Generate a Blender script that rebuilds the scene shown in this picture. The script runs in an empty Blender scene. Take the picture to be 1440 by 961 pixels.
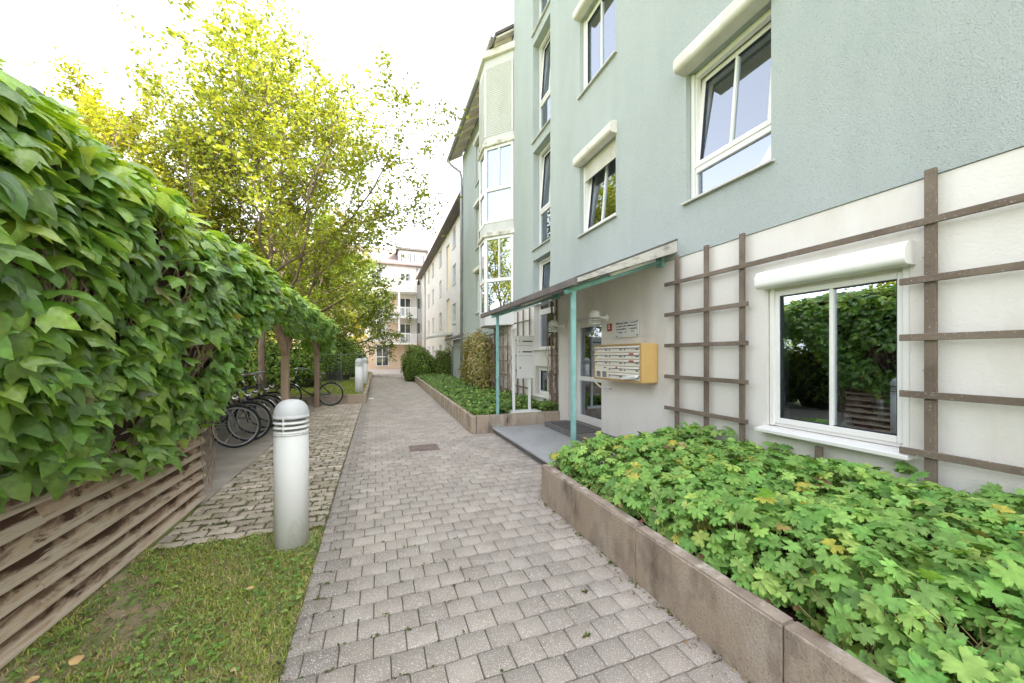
import bpy, math, random
import numpy as np
from mathutils import Vector, Matrix

random.seed(7)
rng = np.random.default_rng(11)
sc = bpy.context.scene
COL = sc.collection
R = math.radians
PI = math.pi

# ------------------------------------------------------------------ materials
def nd(nt, t, **kw):
    n = nt.nodes.new(t)
    for k, v in kw.items():
        setattr(n, k, v)
    return n

def mat(name, c1, c2=None, rough=.75, scale=3.0, detail=6, stretch=(1, 1, 1), lo=.35, hi=.65,
        bump=0.0, bscale=60.0, bstretch=None, attr=False, spec=.4, metal=0.0,
        dirt=None, dscale=1.2, dlo=.5, dhi=.75, speck=None, sscale=120., slo=.62, shi=.7, bdist=.01):
    """general procedural surface: two-tone noise, optional dirt layer, speckle layer, bump"""
    m = bpy.data.materials.new(name)
    m.use_nodes = True
    nt = m.node_tree
    b = nt.nodes['Principled BSDF']
    L = nt.links.new
    tc = nd(nt, 'ShaderNodeTexCoord')
    def noise(sc_, st, det=detail):
        mp = nd(nt, 'ShaderNodeMapping'); mp.inputs['Scale'].default_value = st
        L(tc.outputs['Object'], mp.inputs['Vector'])
        n = nd(nt, 'ShaderNodeTexNoise'); n.inputs['Scale'].default_value = sc_; n.inputs['Detail'].default_value = det
        n.inputs['Roughness'].default_value = .6
        L(mp.outputs['Vector'], n.inputs['Vector'])
        return n.outputs['Fac']
    def ramp(fac, a, z):
        r = nd(nt, 'ShaderNodeMapRange'); r.inputs['From Min'].default_value = a; r.inputs['From Max'].default_value = z
        L(fac, r.inputs['Value'])
        return r.outputs['Result']
    def mix(fac, A, B, blend='MIX'):
        x = nd(nt, 'ShaderNodeMix'); x.data_type = 'RGBA'; x.blend_type = blend
        if isinstance(fac, float): x.inputs[0].default_value = fac
        else: L(fac, x.inputs[0])
        for i, v in ((6, A), (7, B)):
            if isinstance(v, tuple): x.inputs[i].default_value = (*v, 1)
            else: L(v, x.inputs[i])
        return x.outputs[2]
    cur = c1
    if c2 is not None:
        cur = mix(ramp(noise(scale, stretch), lo, hi), c1, c2)
    if attr:
        at = nd(nt, 'ShaderNodeAttribute'); at.attribute_name = 'tint'
        cur = mix(1.0, cur, at.outputs['Color'], 'MULTIPLY')
    if dirt is not None:
        cur = mix(ramp(noise(dscale, stretch, 8), dlo, dhi), cur, dirt)
    if speck is not None:
        cur = mix(ramp(noise(sscale, (1, 1, 1), 2), slo, shi), cur, speck)
    if isinstance(cur, tuple): b.inputs['Base Color'].default_value = (*cur, 1)
    else: L(cur, b.inputs['Base Color'])
    b.inputs['Roughness'].default_value = rough
    b.inputs['Metallic'].default_value = metal
    b.inputs['Specular IOR Level'].default_value = spec
    if bump > 0:
        bp = nd(nt, 'ShaderNodeBump'); bp.inputs['Strength'].default_value = bump; bp.inputs['Distance'].default_value = bdist
        L(noise(bscale, bstretch or stretch, 5), bp.inputs['Height'])
        L(bp.outputs['Normal'], b.inputs['Normal'])
    return m

def leafmat(name, trans=.35, rough=.5, tcol=(1.25, 1.15, .5), spec=.35):
    m = bpy.data.materials.new(name); m.use_nodes = True
    nt = m.node_tree; L = nt.links.new
    b = nt.nodes['Principled BSDF']; out = nt.nodes['Material Output']
    at = nd(nt, 'ShaderNodeAttribute'); at.attribute_name = 'tint'
    L(at.outputs['Color'], b.inputs['Base Color'])
    b.inputs['Roughness'].default_value = rough
    b.inputs['Specular IOR Level'].default_value = spec
    tcn = nd(nt, 'ShaderNodeTexCoord'); nz = nd(nt, 'ShaderNodeTexNoise'); nz.inputs['Scale'].default_value = 38; nz.inputs['Detail'].default_value = 4
    L(tcn.outputs['Object'], nz.inputs['Vector'])
    rg = nd(nt, 'ShaderNodeMapRange'); rg.inputs['From Min'].default_value = .3; rg.inputs['From Max'].default_value = .7; rg.inputs['To Min'].default_value = .72; rg.inputs['To Max'].default_value = 1.22
    L(nz.outputs['Fac'], rg.inputs['Value'])
    vm = nd(nt, 'ShaderNodeVectorMath', operation='SCALE'); L(at.outputs['Color'], vm.inputs[0]); L(rg.outputs[0], vm.inputs['Scale'])
    L(vm.outputs[0], b.inputs['Base Color'])
    bpn = nd(nt, 'ShaderNodeBump'); bpn.inputs['Strength'].default_value = .5; bpn.inputs['Distance'].default_value = .01; L(nz.outputs['Fac'], bpn.inputs['Height']); L(bpn.outputs[0], b.inputs['Normal'])
    tr = nd(nt, 'ShaderNodeBsdfTranslucent')
    mu = nd(nt, 'ShaderNodeMix'); mu.data_type = 'RGBA'; mu.blend_type = 'MULTIPLY'; mu.inputs[0].default_value = 1
    L(at.outputs['Color'], mu.inputs[6]); mu.inputs[7].default_value = (*tcol, 1)
    L(mu.outputs[2], tr.inputs['Color'])
    mx = nd(nt, 'ShaderNodeMixShader'); mx.inputs[0].default_value = trans
    L(b.outputs[0], mx.inputs[1]); L(tr.outputs[0], mx.inputs[2]); L(mx.outputs[0], out.inputs['Surface'])
    return m

def glassmat(name, tint=(.75, .8, .8), boost=1.9):
    m = bpy.data.materials.new(name); m.use_nodes = True
    nt = m.node_tree; L = nt.links.new
    nt.nodes.remove(nt.nodes['Principled BSDF']); out = nt.nodes['Material Output']
    fr = nd(nt, 'ShaderNodeFresnel'); fr.inputs['IOR'].default_value = 1.5
    mu = nd(nt, 'ShaderNodeMapRange'); mu.inputs['To Min'].default_value = .30; mu.inputs['To Max'].default_value = boost
    L(fr.outputs[0], mu.inputs[0])
    t = nd(nt, 'ShaderNodeBsdfTransparent'); t.inputs[0].default_value = (*tint, 1)
    g = nd(nt, 'ShaderNodeBsdfGlossy'); g.inputs['Roughness'].default_value = 0.0; g.inputs['Color'].default_value = (.82, .89, 1, 1)
    mx = nd(nt, 'ShaderNodeMixShader')
    L(mu.outputs[0], mx.inputs[0]); L(t.outputs[0], mx.inputs[1]); L(g.outputs[0], mx.inputs[2]); L(mx.outputs[0], out.inputs['Surface'])
    return m

MT = {}
MT['teal'] = mat('teal_render', (.418, .46, .453), (.463, .505, .498), rough=.95, scale=.9, stretch=(1, 1, .3), bstretch=(1, 1, 1), bump=1.0, bscale=105, bdist=.014, dirt=(.36, .405, .39), dscale=1.3, dlo=.5, dhi=.85, spec=.15, speck=(.26, .30, .295), sscale=120, slo=.585, shi=.70)  # dark specks are pit dirt, also painting grain shade the bump lacks
MT['white_wall'] = mat('white_render', (.665, .63, .59), (.71, .68, .645), rough=.95, scale=1.3, stretch=(1, 1, .35), bstretch=(1, 1, 1), bump=.35, bscale=50, bdist=.012, dirt=(.53, .47, .405), dscale=1.5, dlo=.52, dhi=.85, spec=.15)
MT['white2'] = mat('pale_render', (.60, .565, .54), (.66, .63, .605), rough=.9, scale=.5, spec=.2)
MT['peach'] = mat('peach_render', (.62, .46, .33), (.66, .51, .38), rough=.9, scale=.7, spec=.2)
MT['yellow_wall'] = mat('cream_render', (.74, .6, .4), (.78, .66, .46), rough=.9, spec=.2)
MT['upvc'] = mat('white_plastic', (.70, .69, .665), (.75, .74, .715), rough=.32, scale=2, spec=.5)
MT['upvc_old'] = mat('aged_white_plastic', (.58, .545, .48), (.69, .665, .62), rough=.4, scale=3, dirt=(.5, .47, .40), dscale=2.5, dlo=.58, dhi=.85)
MT['baywhite'] = mat('bay_white', (.50, .50, .485), (.56, .56, .545), rough=.5, scale=2, stretch=(1, 1, .4), dirt=(.44, .43, .40), dscale=3, dlo=.55, dhi=.8)
MT['ledge'] = mat('mossy_ledge', (.55, .52, .45), (.70, .68, .63), rough=.8, scale=9, dirt=(.22, .21, .16), dscale=5, dlo=.45, dhi=.7)
MT['gasket'] = mat('black_rubber', (.02, .02, .022), rough=.6)
MT['glass'] = glassmat('window_glass', boost=1.0)
MT['room'] = mat('dim_room', (.20, .18, .16), rough=.9)
MT['curtain'] = mat('sheer_curtain', (.55, .55, .52), (.66, .66, .63), rough=.9, scale=6, stretch=(1, 6, .3))
MT['sill_metal'] = mat('sill_metal', (.50, .48, .45), (.6, .58, .55), rough=.5, scale=8, metal=.2)
MT['concrete'] = mat('old_concrete', (.385, .295, .215), (.47, .40, .325), rough=.95, scale=2.4, stretch=(1, 1, .55), bstretch=(1, 1, 1), bump=.8, bscale=70, bdist=.012, dirt=(.18, .14, .105), dscale=4.5, dlo=.48, dhi=.72, speck=(.24, .17, .12), sscale=110, slo=.56, shi=.72, spec=.15)
MT['concrete_top'] = mat('lichen_concrete', (.40, .325, .265), (.24, .18, .145), rough=.95, scale=6, bump=.7, bscale=60, dirt=(.54, .48, .42), dscale=11, dlo=.52, dhi=.68)
MT['slab'] = mat('grey_stone_slab', (.42, .42, .43), (.32, .325, .335), rough=.5, scale=2.5, bump=.25, bscale=90, dirt=(.45, .45, .45), dscale=3, dlo=.55, dhi=.8)
MT['riser'] = mat('dark_stone', (.12, .115, .11), (.18, .17, .165), rough=.8, scale=5, bump=.4, bscale=60)
MT['paver'] = mat('paver_stone', (.35, .303, .26), (.42, .37, .325), rough=.95, scale=3, attr=True, bump=1.0, bscale=150, bdist=.006, speck=(.74, .68, .65), sscale=170, slo=.58, shi=.66, dirt=(.28, .245, .215), dscale=1.4, dlo=.47, dhi=.78, spec=.2)
MT['yardpaver'] = mat('mossy_paver', (.40, .335, .27), (.48, .415, .35), rough=.95, scale=5, attr=True, bump=.7, bscale=130, bdist=.005, dirt=(.27, .24, .15), dscale=1.5, dlo=.48, dhi=.75)
MT['joint'] = mat('joint_sand', (.125, .10, .08), (.13, .125, .06), rough=1, scale=4)
MT['mossjoint'] = mat('moss_joint', (.15, .165, .055), (.12, .095, .07), rough=1, scale=2.5, bump=.6, bscale=80)
MT['shedfloor'] = mat('trodden_floor', (.32, .27, .235), (.41, .36, .32), rough=.95, scale=3, bump=.4, bscale=120)
MT['soil'] = mat('dark_soil', (.06, .036, .026), (.11, .065, .045), rough=1, scale=28, bump=1, bscale=50, bdist=.03)
MT['lawnsoil'] = mat('lawn_ground', (.27, .21, .135), (.38, .30, .20), rough=1, scale=6, bump=.8, bscale=60, bdist=.02, dirt=(.16, .19, .06), dscale=2.5, dlo=.45, dhi=.6)
MT['ground'] = mat('earth', (.20, .25, .06), (.28, .30, .09), rough=1, scale=.6)
MT['asphalt'] = mat('plaza_asphalt', (.36, .315, .295), (.42, .375, .355), rough=.95, scale=2, bump=.3, bscale=90)
MT['bollard'] = mat('painted_bollard', (.72, .715, .705), (.78, .77, .76), rough=.5, scale=3, stretch=(1, 1, .5), dirt=(.50, .48, .43), dscale=5, dlo=.55, dhi=.78, speck=(.42, .40, .36), sscale=60, slo=.68, shi=.76)
MT['bollard_cap'] = mat('grey_cap', (.50, .51, .515), (.55, .555, .56), rough=.5, scale=6)
MT['lampcore'] = mat('lamp_core', (.25, .25, .25), rough=.3)
MT['teal_metal'] = mat('turquoise_paint', (.20, .42, .40), (.26, .48, .455), rough=.45, scale=6, dirt=(.17, .32, .31), dscale=5)
MT['zinc'] = mat('zinc', (.33, .33, .34), (.42, .42, .43), rough=.5, metal=.5, scale=5)
MT['roof'] = mat('dark_roof', (.10, .09, .085), (.15, .13, .12), rough=.75, scale=6)
MT['soffit'] = mat('pale_soffit_wood', (.60, .54, .44), (.68, .62, .52), rough=.8, scale=4)
MT['canopyboard'] = mat('weathered_board', (.45, .42, .38), (.56, .53, .49), rough=.85, scale=4, stretch=(1, .4, 2), dirt=(.24, .22, .2), dscale=5, dlo=.5, dhi=.7)
MT['canopysheet'] = mat('canopy_sheet', (.62, .62, .60), (.70, .70, .68), rough=.4, scale=2)
MT['gutterbrown'] = mat('brown_edge', (.12, .10, .095), (.17, .145, .135), rough=.6, scale=6)
MT['trellis'] = mat('weathered_trellis', (.195, .155, .12), (.12, .09, .068), rough=.9, scale=5, stretch=(1, .5, .5), bump=.5, bscale=60, speck=(.36, .33, .30), sscale=70, slo=.62, shi=.75)
MT['board'] = None
MT['post'] = mat('brown_post', (.27, .185, .13), (.37, .265, .20), rough=.85, scale=5, stretch=(2, 2, .2), bump=.4, bscale=40)
MT['ochre'] = mat('ochre_metal', (.56, .36, .125), (.60, .395, .15), rough=.42, scale=4)
MT['ochre_rim'] = mat('ochre_rim', (.42, .27, .10), rough=.45)
MT['cream'] = mat('cream_flap', (.66, .62, .54), (.72, .68, .61), rough=.4, scale=7)
MT['dark'] = mat('dark_slot', (.025, .024, .023), rough=.7)
MT['red'] = mat('red_plate', (.30, .02, .022), rough=.35)
MT['redsticker'] = mat('red_sticker', (.42, .12, .11), rough=.5)
MT['ink'] = mat('ink', (.05, .05, .055), rough=.6)
MT['plate'] = mat('sign_plate', (.62, .62, .62), (.68, .68, .68), rough=.25)
MT['white'] = mat('white_paint', (.76, .76, .74), (.8, .8, .78), rough=.45, scale=4)
MT['paperw'] = mat('paper', (.8, .8, .79), rough=.8)
MT['mat'] = mat('doormat', (.09, .085, .08), (.13, .12, .115), rough=1, scale=60)
MT['bark'] = mat('bark', (.12, .085, .06), (.19, .145, .105), rough=.95, scale=9, stretch=(1, 1, .3), bump=.8, bscale=30)
MT['drystem'] = mat('dry_stem', (.25, .175, .135), (.35, .26, .205), rough=.95, scale=20)
MT['stem'] = mat('green_stem', (.20, .22, .07), (.24, .17, .08), rough=.7, scale=12)
MT['tyre'] = mat('tyre', (.018, .018, .018), rough=.8)
MT['rim'] = mat('rim', (.30, .30, .30), rough=.35, metal=.8)
MT['bikeblack'] = mat('bike_black', (.02, .02, .022), rough=.3)
MT['bikegrey'] = mat('bike_grey', (.14, .14, .15), rough=.35, metal=.3)
MT['bikeblue'] = mat('bike_blue', (.03, .05, .10), rough=.3)
MT['saddle'] = mat('saddle', (.03, .025, .022), rough=.6)
MT['tan'] = mat('saddle_tan', (.33, .25, .19), rough=.6)
MT['chrome'] = mat('chrome', (.62, .62, .62), rough=.2, metal=.9)
MT['steel'] = mat('brushed_steel', (.55, .54, .52), rough=.3, metal=.9)
MT['iron'] = mat('rusty_iron', (.15, .105, .095), (.23, .17, .155), rough=.8, scale=14, bump=.5, bscale=60)
MT['fencegreen'] = mat('green_fence_paint', (.11, .15, .085), (.14, .18, .10), rough=.6)
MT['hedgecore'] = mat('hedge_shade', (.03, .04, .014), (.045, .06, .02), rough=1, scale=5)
MT['leaf'] = leafmat('broad_leaf', trans=.42, rough=.30, spec=.9)
MT['gleaf'] = leafmat('soft_leaf', trans=.30, rough=.6, spec=.3)
MT['tleaf'] = leafmat('tree_leaf', trans=.5, rough=.55, tcol=(1.25, 1.2, .4))
MT['grass'] = leafmat('grass_blade', trans=.35, rough=.6, spec=.2)

def board_mat():
    m = bpy.data.materials.new('stained_shaded_boards'); m.use_nodes = True
    nt = m.node_tree; L = nt.links.new; b = nt.nodes['Principled BSDF']
    tc = nd(nt, 'ShaderNodeTexCoord')
    at = nd(nt, 'ShaderNodeAttribute'); at.attribute_name = 'tint'
    sp = nd(nt, 'ShaderNodeSeparateXYZ'); L(at.outputs['Vector'], sp.inputs[0])
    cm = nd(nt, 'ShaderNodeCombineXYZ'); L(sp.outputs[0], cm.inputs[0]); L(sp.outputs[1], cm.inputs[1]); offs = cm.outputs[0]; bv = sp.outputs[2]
    def noise(st, s, d=7, dist=0.0, src=None):
        mp = nd(nt, 'ShaderNodeMapping'); mp.inputs['Scale'].default_value = st
        va = nd(nt, 'ShaderNodeVectorMath', operation='ADD')
        L(tc.outputs['Object'], va.inputs[0])
        sc3 = nd(nt, 'ShaderNodeVectorMath', operation='SCALE'); sc3.inputs['Scale'].default_value = 7.0
        L(offs, sc3.inputs[0]); L(sc3.outputs[0], va.inputs[1])
        L(va.outputs[0], mp.inputs['Vector'])
        n = nd(nt, 'ShaderNodeTexNoise'); n.inputs['Scale'].default_value = s; n.inputs['Detail'].default_value = d
        n.inputs['Distortion'].default_value = dist; n.inputs['Roughness'].default_value = .65
        L(mp.outputs[0], n.inputs['Vector']); return n.outputs['Fac']
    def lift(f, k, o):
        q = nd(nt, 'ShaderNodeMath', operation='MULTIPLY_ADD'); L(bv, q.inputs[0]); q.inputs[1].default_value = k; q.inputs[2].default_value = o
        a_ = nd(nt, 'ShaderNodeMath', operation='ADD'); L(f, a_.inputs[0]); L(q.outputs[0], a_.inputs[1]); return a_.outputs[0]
    def mr(f, a, z):
        r = nd(nt, 'ShaderNodeMapRange'); r.inputs[1].default_value = a; r.inputs[2].default_value = z; L(f, r.inputs[0]); return r.outputs[0]
    def mix(f, A, B):
        x = nd(nt, 'ShaderNodeMix'); x.data_type = 'RGBA'; L(f, x.inputs[0])
        for i, v in ((6, A), (7, B)):
            if isinstance(v, tuple): x.inputs[i].default_value = (*v, 1)
            else: L(v, x.inputs[i])
        return x.outputs[2]
    grain = noise((2, .8, 24), 3.0)
    c = mix(mr(grain, .3, .72), (.41, .285, .205), (.53, .405, .315))
    c = mix(mr(lift(noise((1, 1.3, 5), 1.9, 7, .7), .34, -.15), .42, .56), c, (.185, .11, .08))  # stains, thickened toward board tops to paint shade under each lip
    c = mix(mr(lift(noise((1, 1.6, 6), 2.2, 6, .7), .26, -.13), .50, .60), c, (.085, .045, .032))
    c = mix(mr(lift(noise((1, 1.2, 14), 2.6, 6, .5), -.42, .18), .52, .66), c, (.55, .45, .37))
    c = mix(mr(noise((1, 1, 1), 9, 2), .72, .78), c, (.08, .045, .03))
    L(c, b.inputs['Base Color']); b.inputs['Roughness'].default_value = .9; b.inputs['Specular IOR Level'].default_value = .2
    bp = nd(nt, 'ShaderNodeBump'); bp.inputs['Strength'].default_value = .6; bp.inputs['Distance'].default_value = .006
    L(grain, bp.inputs['Height']); L(bp.outputs[0], b.inputs['Normal'])
    return m
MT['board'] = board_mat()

# ------------------------------------------------------------------ mesh builder
class MB:
    def __init__(s): s.v = []; s.f = []; s.c = []; s.cur = None; s.smooth = []
    def add(s, vs, fs, smooth=False):
        o = len(s.v); s.v += [tuple(p) for p in vs]
        if s.cur is not None: s.c += [s.cur] * len(vs)
        for f in fs: s.f.append(tuple(i + o for i in f)); s.smooth.append(smooth)
        return s
    def box(s, x0, x1, y0, y1, z0, z1, M=None):
        vs = [Vector((x, y, z)) for z in (z0, z1) for y in (y0, y1) for x in (x0, x1)]
        if M is not None: vs = [M @ p for p in vs]
        return s.add(vs, [(0, 2, 3, 1), (4, 5, 7, 6), (0, 1, 5, 4), (2, 6, 7, 3), (0, 4, 6, 2), (1, 3, 7, 5)])
    def quad(s, a, b, c, d): return s.add([a, b, c, d], [(0, 1, 2, 3)])
    def prism(s, pts, d, M=None):
        """extrude polygon pts (3D) by vector d"""
        n = len(pts); d = Vector(d)
        vs = [Vector(p) for p in pts] + [Vector(p) + d for p in pts]
        fs = [tuple(range(n))[::-1], tuple(range(n, 2 * n))] + [(i, (i + 1) % n, n + (i + 1) % n, n + i) for i in range(n)]
        if M is not None: vs = [M @ p for p in vs]
        return s.add(vs, fs)
    def tube(s, path, rad, n=8, caps=True):
        path = [Vector(p) for p in path]; k = len(path)
        if not isinstance(rad, (list, tuple)): rad = [rad] * k
        vs = []; up = None
        for i, p in enumerate(path):
            d = (path[min(i + 1, k - 1)] - path[max(i - 1, 0)])
            if d.length < 1e-9: d = Vector((0, 0, 1))
            d.normalize()
            if up is None:
                up = d.orthogonal().normalized()
            else:
                up = (up - d * up.dot(d))
                up = up.normalized() if up.length > 1e-6 else d.orthogonal().normalized()
            w = d.cross(up)
            for j in range(n):
                a = 2 * PI * j / n
                vs.append(p + (up * math.cos(a) + w * math.sin(a)) * rad[i])
        fs = [(i * n + j, i * n + (j + 1) % n, (i + 1) * n + (j + 1) % n, (i + 1) * n + j) for i in range(k - 1) for j in range(n)]
        if caps: fs += [tuple(range(n))[::-1], tuple(range((k - 1) * n, k * n))]
        return s.add(vs, fs, smooth=n > 5)
    def lathe(s, prof, c, n=32, smooth=True):
        """prof: list of (r,z); around vertical axis through c"""
        cx, cy, cz = c; vs = []
        for r, z in prof:
            for j in range(n):
                a = 2 * PI * j / n; vs.append((cx + r * math.cos(a), cy + r * math.sin(a), cz + z))
        k = len(prof)
        fs = [(i * n + j, i * n + (j + 1) % n, (i + 1) * n + (j + 1) % n, (i + 1) * n + j) for i in range(k - 1) for j in range(n)]
        return s.add(vs, fs, smooth)
    def torus(s, c, axis, R0, r, n=40, m=10):
        c = Vector(c); axis = Vector(axis).normalized(); u = axis.orthogonal().normalized(); w = axis.cross(u); vs = []
        for i in range(n):
            a = 2 * PI * i / n; d = u * math.cos(a) + w * math.sin(a)
            for j in range(m):
                b = 2 * PI * j / m; vs.append(c + d * (R0 + r * math.cos(b)) + axis * (r * math.sin(b)))
        fs = [(i * m + j, ((i + 1) % n) * m + j, ((i + 1) % n) * m + (j + 1) % m, i * m + (j + 1) % m) for i in range(n) for j in range(m)]
        return s.add(vs, fs, True)

ROOT = {}
def root_loc(o):
    while o.parent: o = o.parent
    return o.location
def obj(name, mb, m, parent=None, loc=None, world=True, bevel=0, seg=2):
    me = bpy.data.meshes.new(name)
    off = Vector((0, 0, 0))
    if world and parent is not None: off = root_loc(parent).copy()
    if world and parent is None and loc is not None: off = Vector(loc)
    v = np.array(mb.v, dtype=np.float64) - np.array(off)
    me.from_pydata(v.tolist(), [], mb.f)
    me.polygons.foreach_set('use_smooth', mb.smooth)
    if mb.c:
        ca = me.color_attributes.new('tint', 'FLOAT_COLOR', 'POINT')
        ca.data.foreach_set('color', np.array([(*c, 1) for c in mb.c], dtype=np.float32).ravel())
    me.materials.append(MT[m] if isinstance(m, str) else m)
    me.validate(); me.update()
    o = bpy.data.objects.new(name, me); COL.objects.link(o)
    if parent is not None: o.parent = parent
    elif loc is not None: o.location = loc
    if bevel:
        b = o.modifiers.new('edge', 'BEVEL'); b.width = bevel; b.segments = seg; b.limit_method = 'ANGLE'; b.harden_normals = False
    return o
def rawmesh(name, V, F, m, parent=None, C=None, loc=None, smooth=False):
    """numpy triangles/quads -> one mesh object"""
    me = bpy.data.meshes.new(name)
    off = np.zeros(3)
    if parent is not None: off = np.array(root_loc(parent))
    elif loc is not None: off = np.array(loc)
    V = V - off; k = F.shape[1]
    me.vertices.add(len(V)); me.vertices.foreach_set('co', V.astype(np.float32).ravel())
    me.loops.add(F.size); me.loops.foreach_set('vertex_index', F.astype(np.int32).ravel())
    me.polygons.add(len(F))
    me.polygons.foreach_set('loop_start', np.arange(0, F.size, k, dtype=np.int32))
    me.polygons.foreach_set('loop_total', np.full(len(F), k, dtype=np.int32))
    if smooth: me.polygons.foreach_set('use_smooth', np.ones(len(F), dtype=bool))
    me.update(calc_edges=True)
    if C is not None:
        ca = me.color_attributes.new('tint', 'FLOAT_COLOR', 'POINT')
        ca.data.foreach_set('color', np.concatenate([C, np.ones((len(C), 1))], 1).astype(np.float32).ravel())
    me.materials.append(MT[m])
    o = bpy.data.objects.new(name, me); COL.objects.link(o)
    if parent is not None: o.parent = parent
    elif loc is not None: o.location = loc
    return o
def tag(o, label=None, cat=None, group=None, kind=None):
    if label: o['label'] = label
    if cat: o['category'] = cat
    if group: o['group'] = group
    if kind: o['kind'] = kind
    return o
def thing(name, loc, label, cat, group=None, rz=0):
    o = bpy.data.objects.new(name, None); COL.objects.link(o); o.location = loc; o.rotation_euler = (0, 0, rz)
    o.empty_display_size = .1
    return tag(o, label, cat, group)
def copy_tree(o, parent=None):
    c = o.copy(); COL.objects.link(c)
    if parent is not None: c.parent = parent
    for ch in list(o.children): copy_tree(ch, c)
    return c

# ------------------------------------------------------------------ leaves
def norm(a): return a / np.maximum(np.linalg.norm(a, axis=-1, keepdims=True), 1e-9)
def leafcloud(name, tv, tf, P, N, T, S, C, m, parent=None, loc=None, bend=None, smooth=False):
    """tv: template (k,3) tip +y, normal +z; P positions, N normals, T tip directions, S sizes, C colours"""
    n = len(P)
    Z = norm(N); Y = norm(T - Z * (T * Z).sum(-1, keepdims=True)); X = np.cross(Y, Z)
    tvv = np.broadcast_to(tv, (n, *tv.shape)).copy()
    if bend is not None: tvv[:, :, 2] *= bend[:, None]
    tvv = tvv * S[:, None, None]
    V = P[:, None, :] + tvv[:, :, 0:1] * X[:, None, :] + tvv[:, :, 1:2] * Y[:, None, :] + tvv[:, :, 2:3] * Z[:, None, :]
    k = len(tv)
    F = (tf[None] + (np.arange(n) * k)[:, None, None]).reshape(-1, tf.shape[1])
    Cc = np.repeat(C, k, 0)
    return rawmesh(name, V.reshape(-1, 3), F, m, parent, Cc, loc, smooth)
def tmpl(pts, faces): return np.array(pts, float), np.array(faces, int)
# three-lobed climbing-vine leaf
_iv = [(0, 0, 0), (0, .34, .05), (0, .68, .01), (0, 1.04, -.20),
       (.30, -.10, -.10), (.50, .04, -.20), (.62, .42, -.34), (.36, .40, -.15), (.25, .64, -.12),
       (-.30, -.10, -.10), (-.50, .04, -.20), (-.62, .42, -.34), (-.36, .40, -.15), (-.25, .64, -.12),
       (.008, .0, 0), (-.008, 0, 0), (.006, -.62, -.42), (-.006, -.62, -.42)]
IVY = tmpl(_iv, [(0, 4, 1), (4, 5, 1), (5, 7, 1), (5, 6, 7), (1, 7, 8), (1, 8, 2), (2, 8, 3),
                 (0, 1, 9), (9, 1, 10), (10, 1, 12), (10, 12, 11), (1, 13, 12), (1, 2, 13), (2, 3, 13), (14, 15, 17), (14, 17, 16)])
# rounded seven-lobed bedding leaf, every lobe toothed
def palmate():
    pts = [(0, 0, 0)]; f = []
    nl = 7; a0 = -PI * .83; a1 = PI * .83
    ring = []
    for i in range(nl):
        ac = a0 + (a1 - a0) * (i + .5) / nl; w = (a1 - a0) / nl
        L = .52 + .05 * math.cos(ac)
        for da, r in ((-.5, .33), (-.30, L * .86), (-.17, L * .83), (0, L), (.17, L * .83), (.30, L * .86)):
            ring.append((ac + da * w, r))
    ring.append((a1, .33))
    for a, r in ring:
        pts.append((r * math.sin(a), r * math.cos(a), .10 * r - .42 * r * r + (.055 if r < .35 else 0)))
    for i in range(1, len(ring)): f.append((0, i + 1, i))
    return tmpl(pts, f)
PAL = palmate()
LEAF = tmpl([(0, 0, 0), (.30, .42, -.06), (0, 1, -.12), (-.30, .42, -.06)], [(0, 1, 2), (0, 2, 3)])
BROAD = tmpl([(0, 0, 0), (.36, .3, -.06), (.26, .72, -.1), (0, 1, -.16), (-.26, .72, -.1), (-.36, .3, -.06)], [(0, 1, 2), (0, 2, 3), (0, 3, 4), (0, 4, 5)])
def palette(n, cols, w, jit=.18):
    cols = np.array(cols); idx = rng.choice(len(cols), n, p=np.array(w) / sum(w))
    c = cols[idx] * (1 + rng.normal(0, jit, (n, 1))) * (1 + rng.normal(0, .05, (n, 3)))
    return np.clip(c, .004, .9)
def rnd(n, s=1.0): return rng.normal(0, s, (n, 3))

# ------------------------------------------------------------------ setting
XA = 3.45
def sheet(name, pts, m, z=None):
    mb = MB(); mb.add([(p[0], p[1], p[2] if len(p) > 2 else z) for p in pts], [tuple(range(len(pts)))])
    return tag(obj(name, mb, m), kind='structure')
sheet('ground', [(-400, -60, -.05), (400, -60, -.05), (400, 600, -.05), (-400, 600, -.05)], 'ground')

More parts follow.
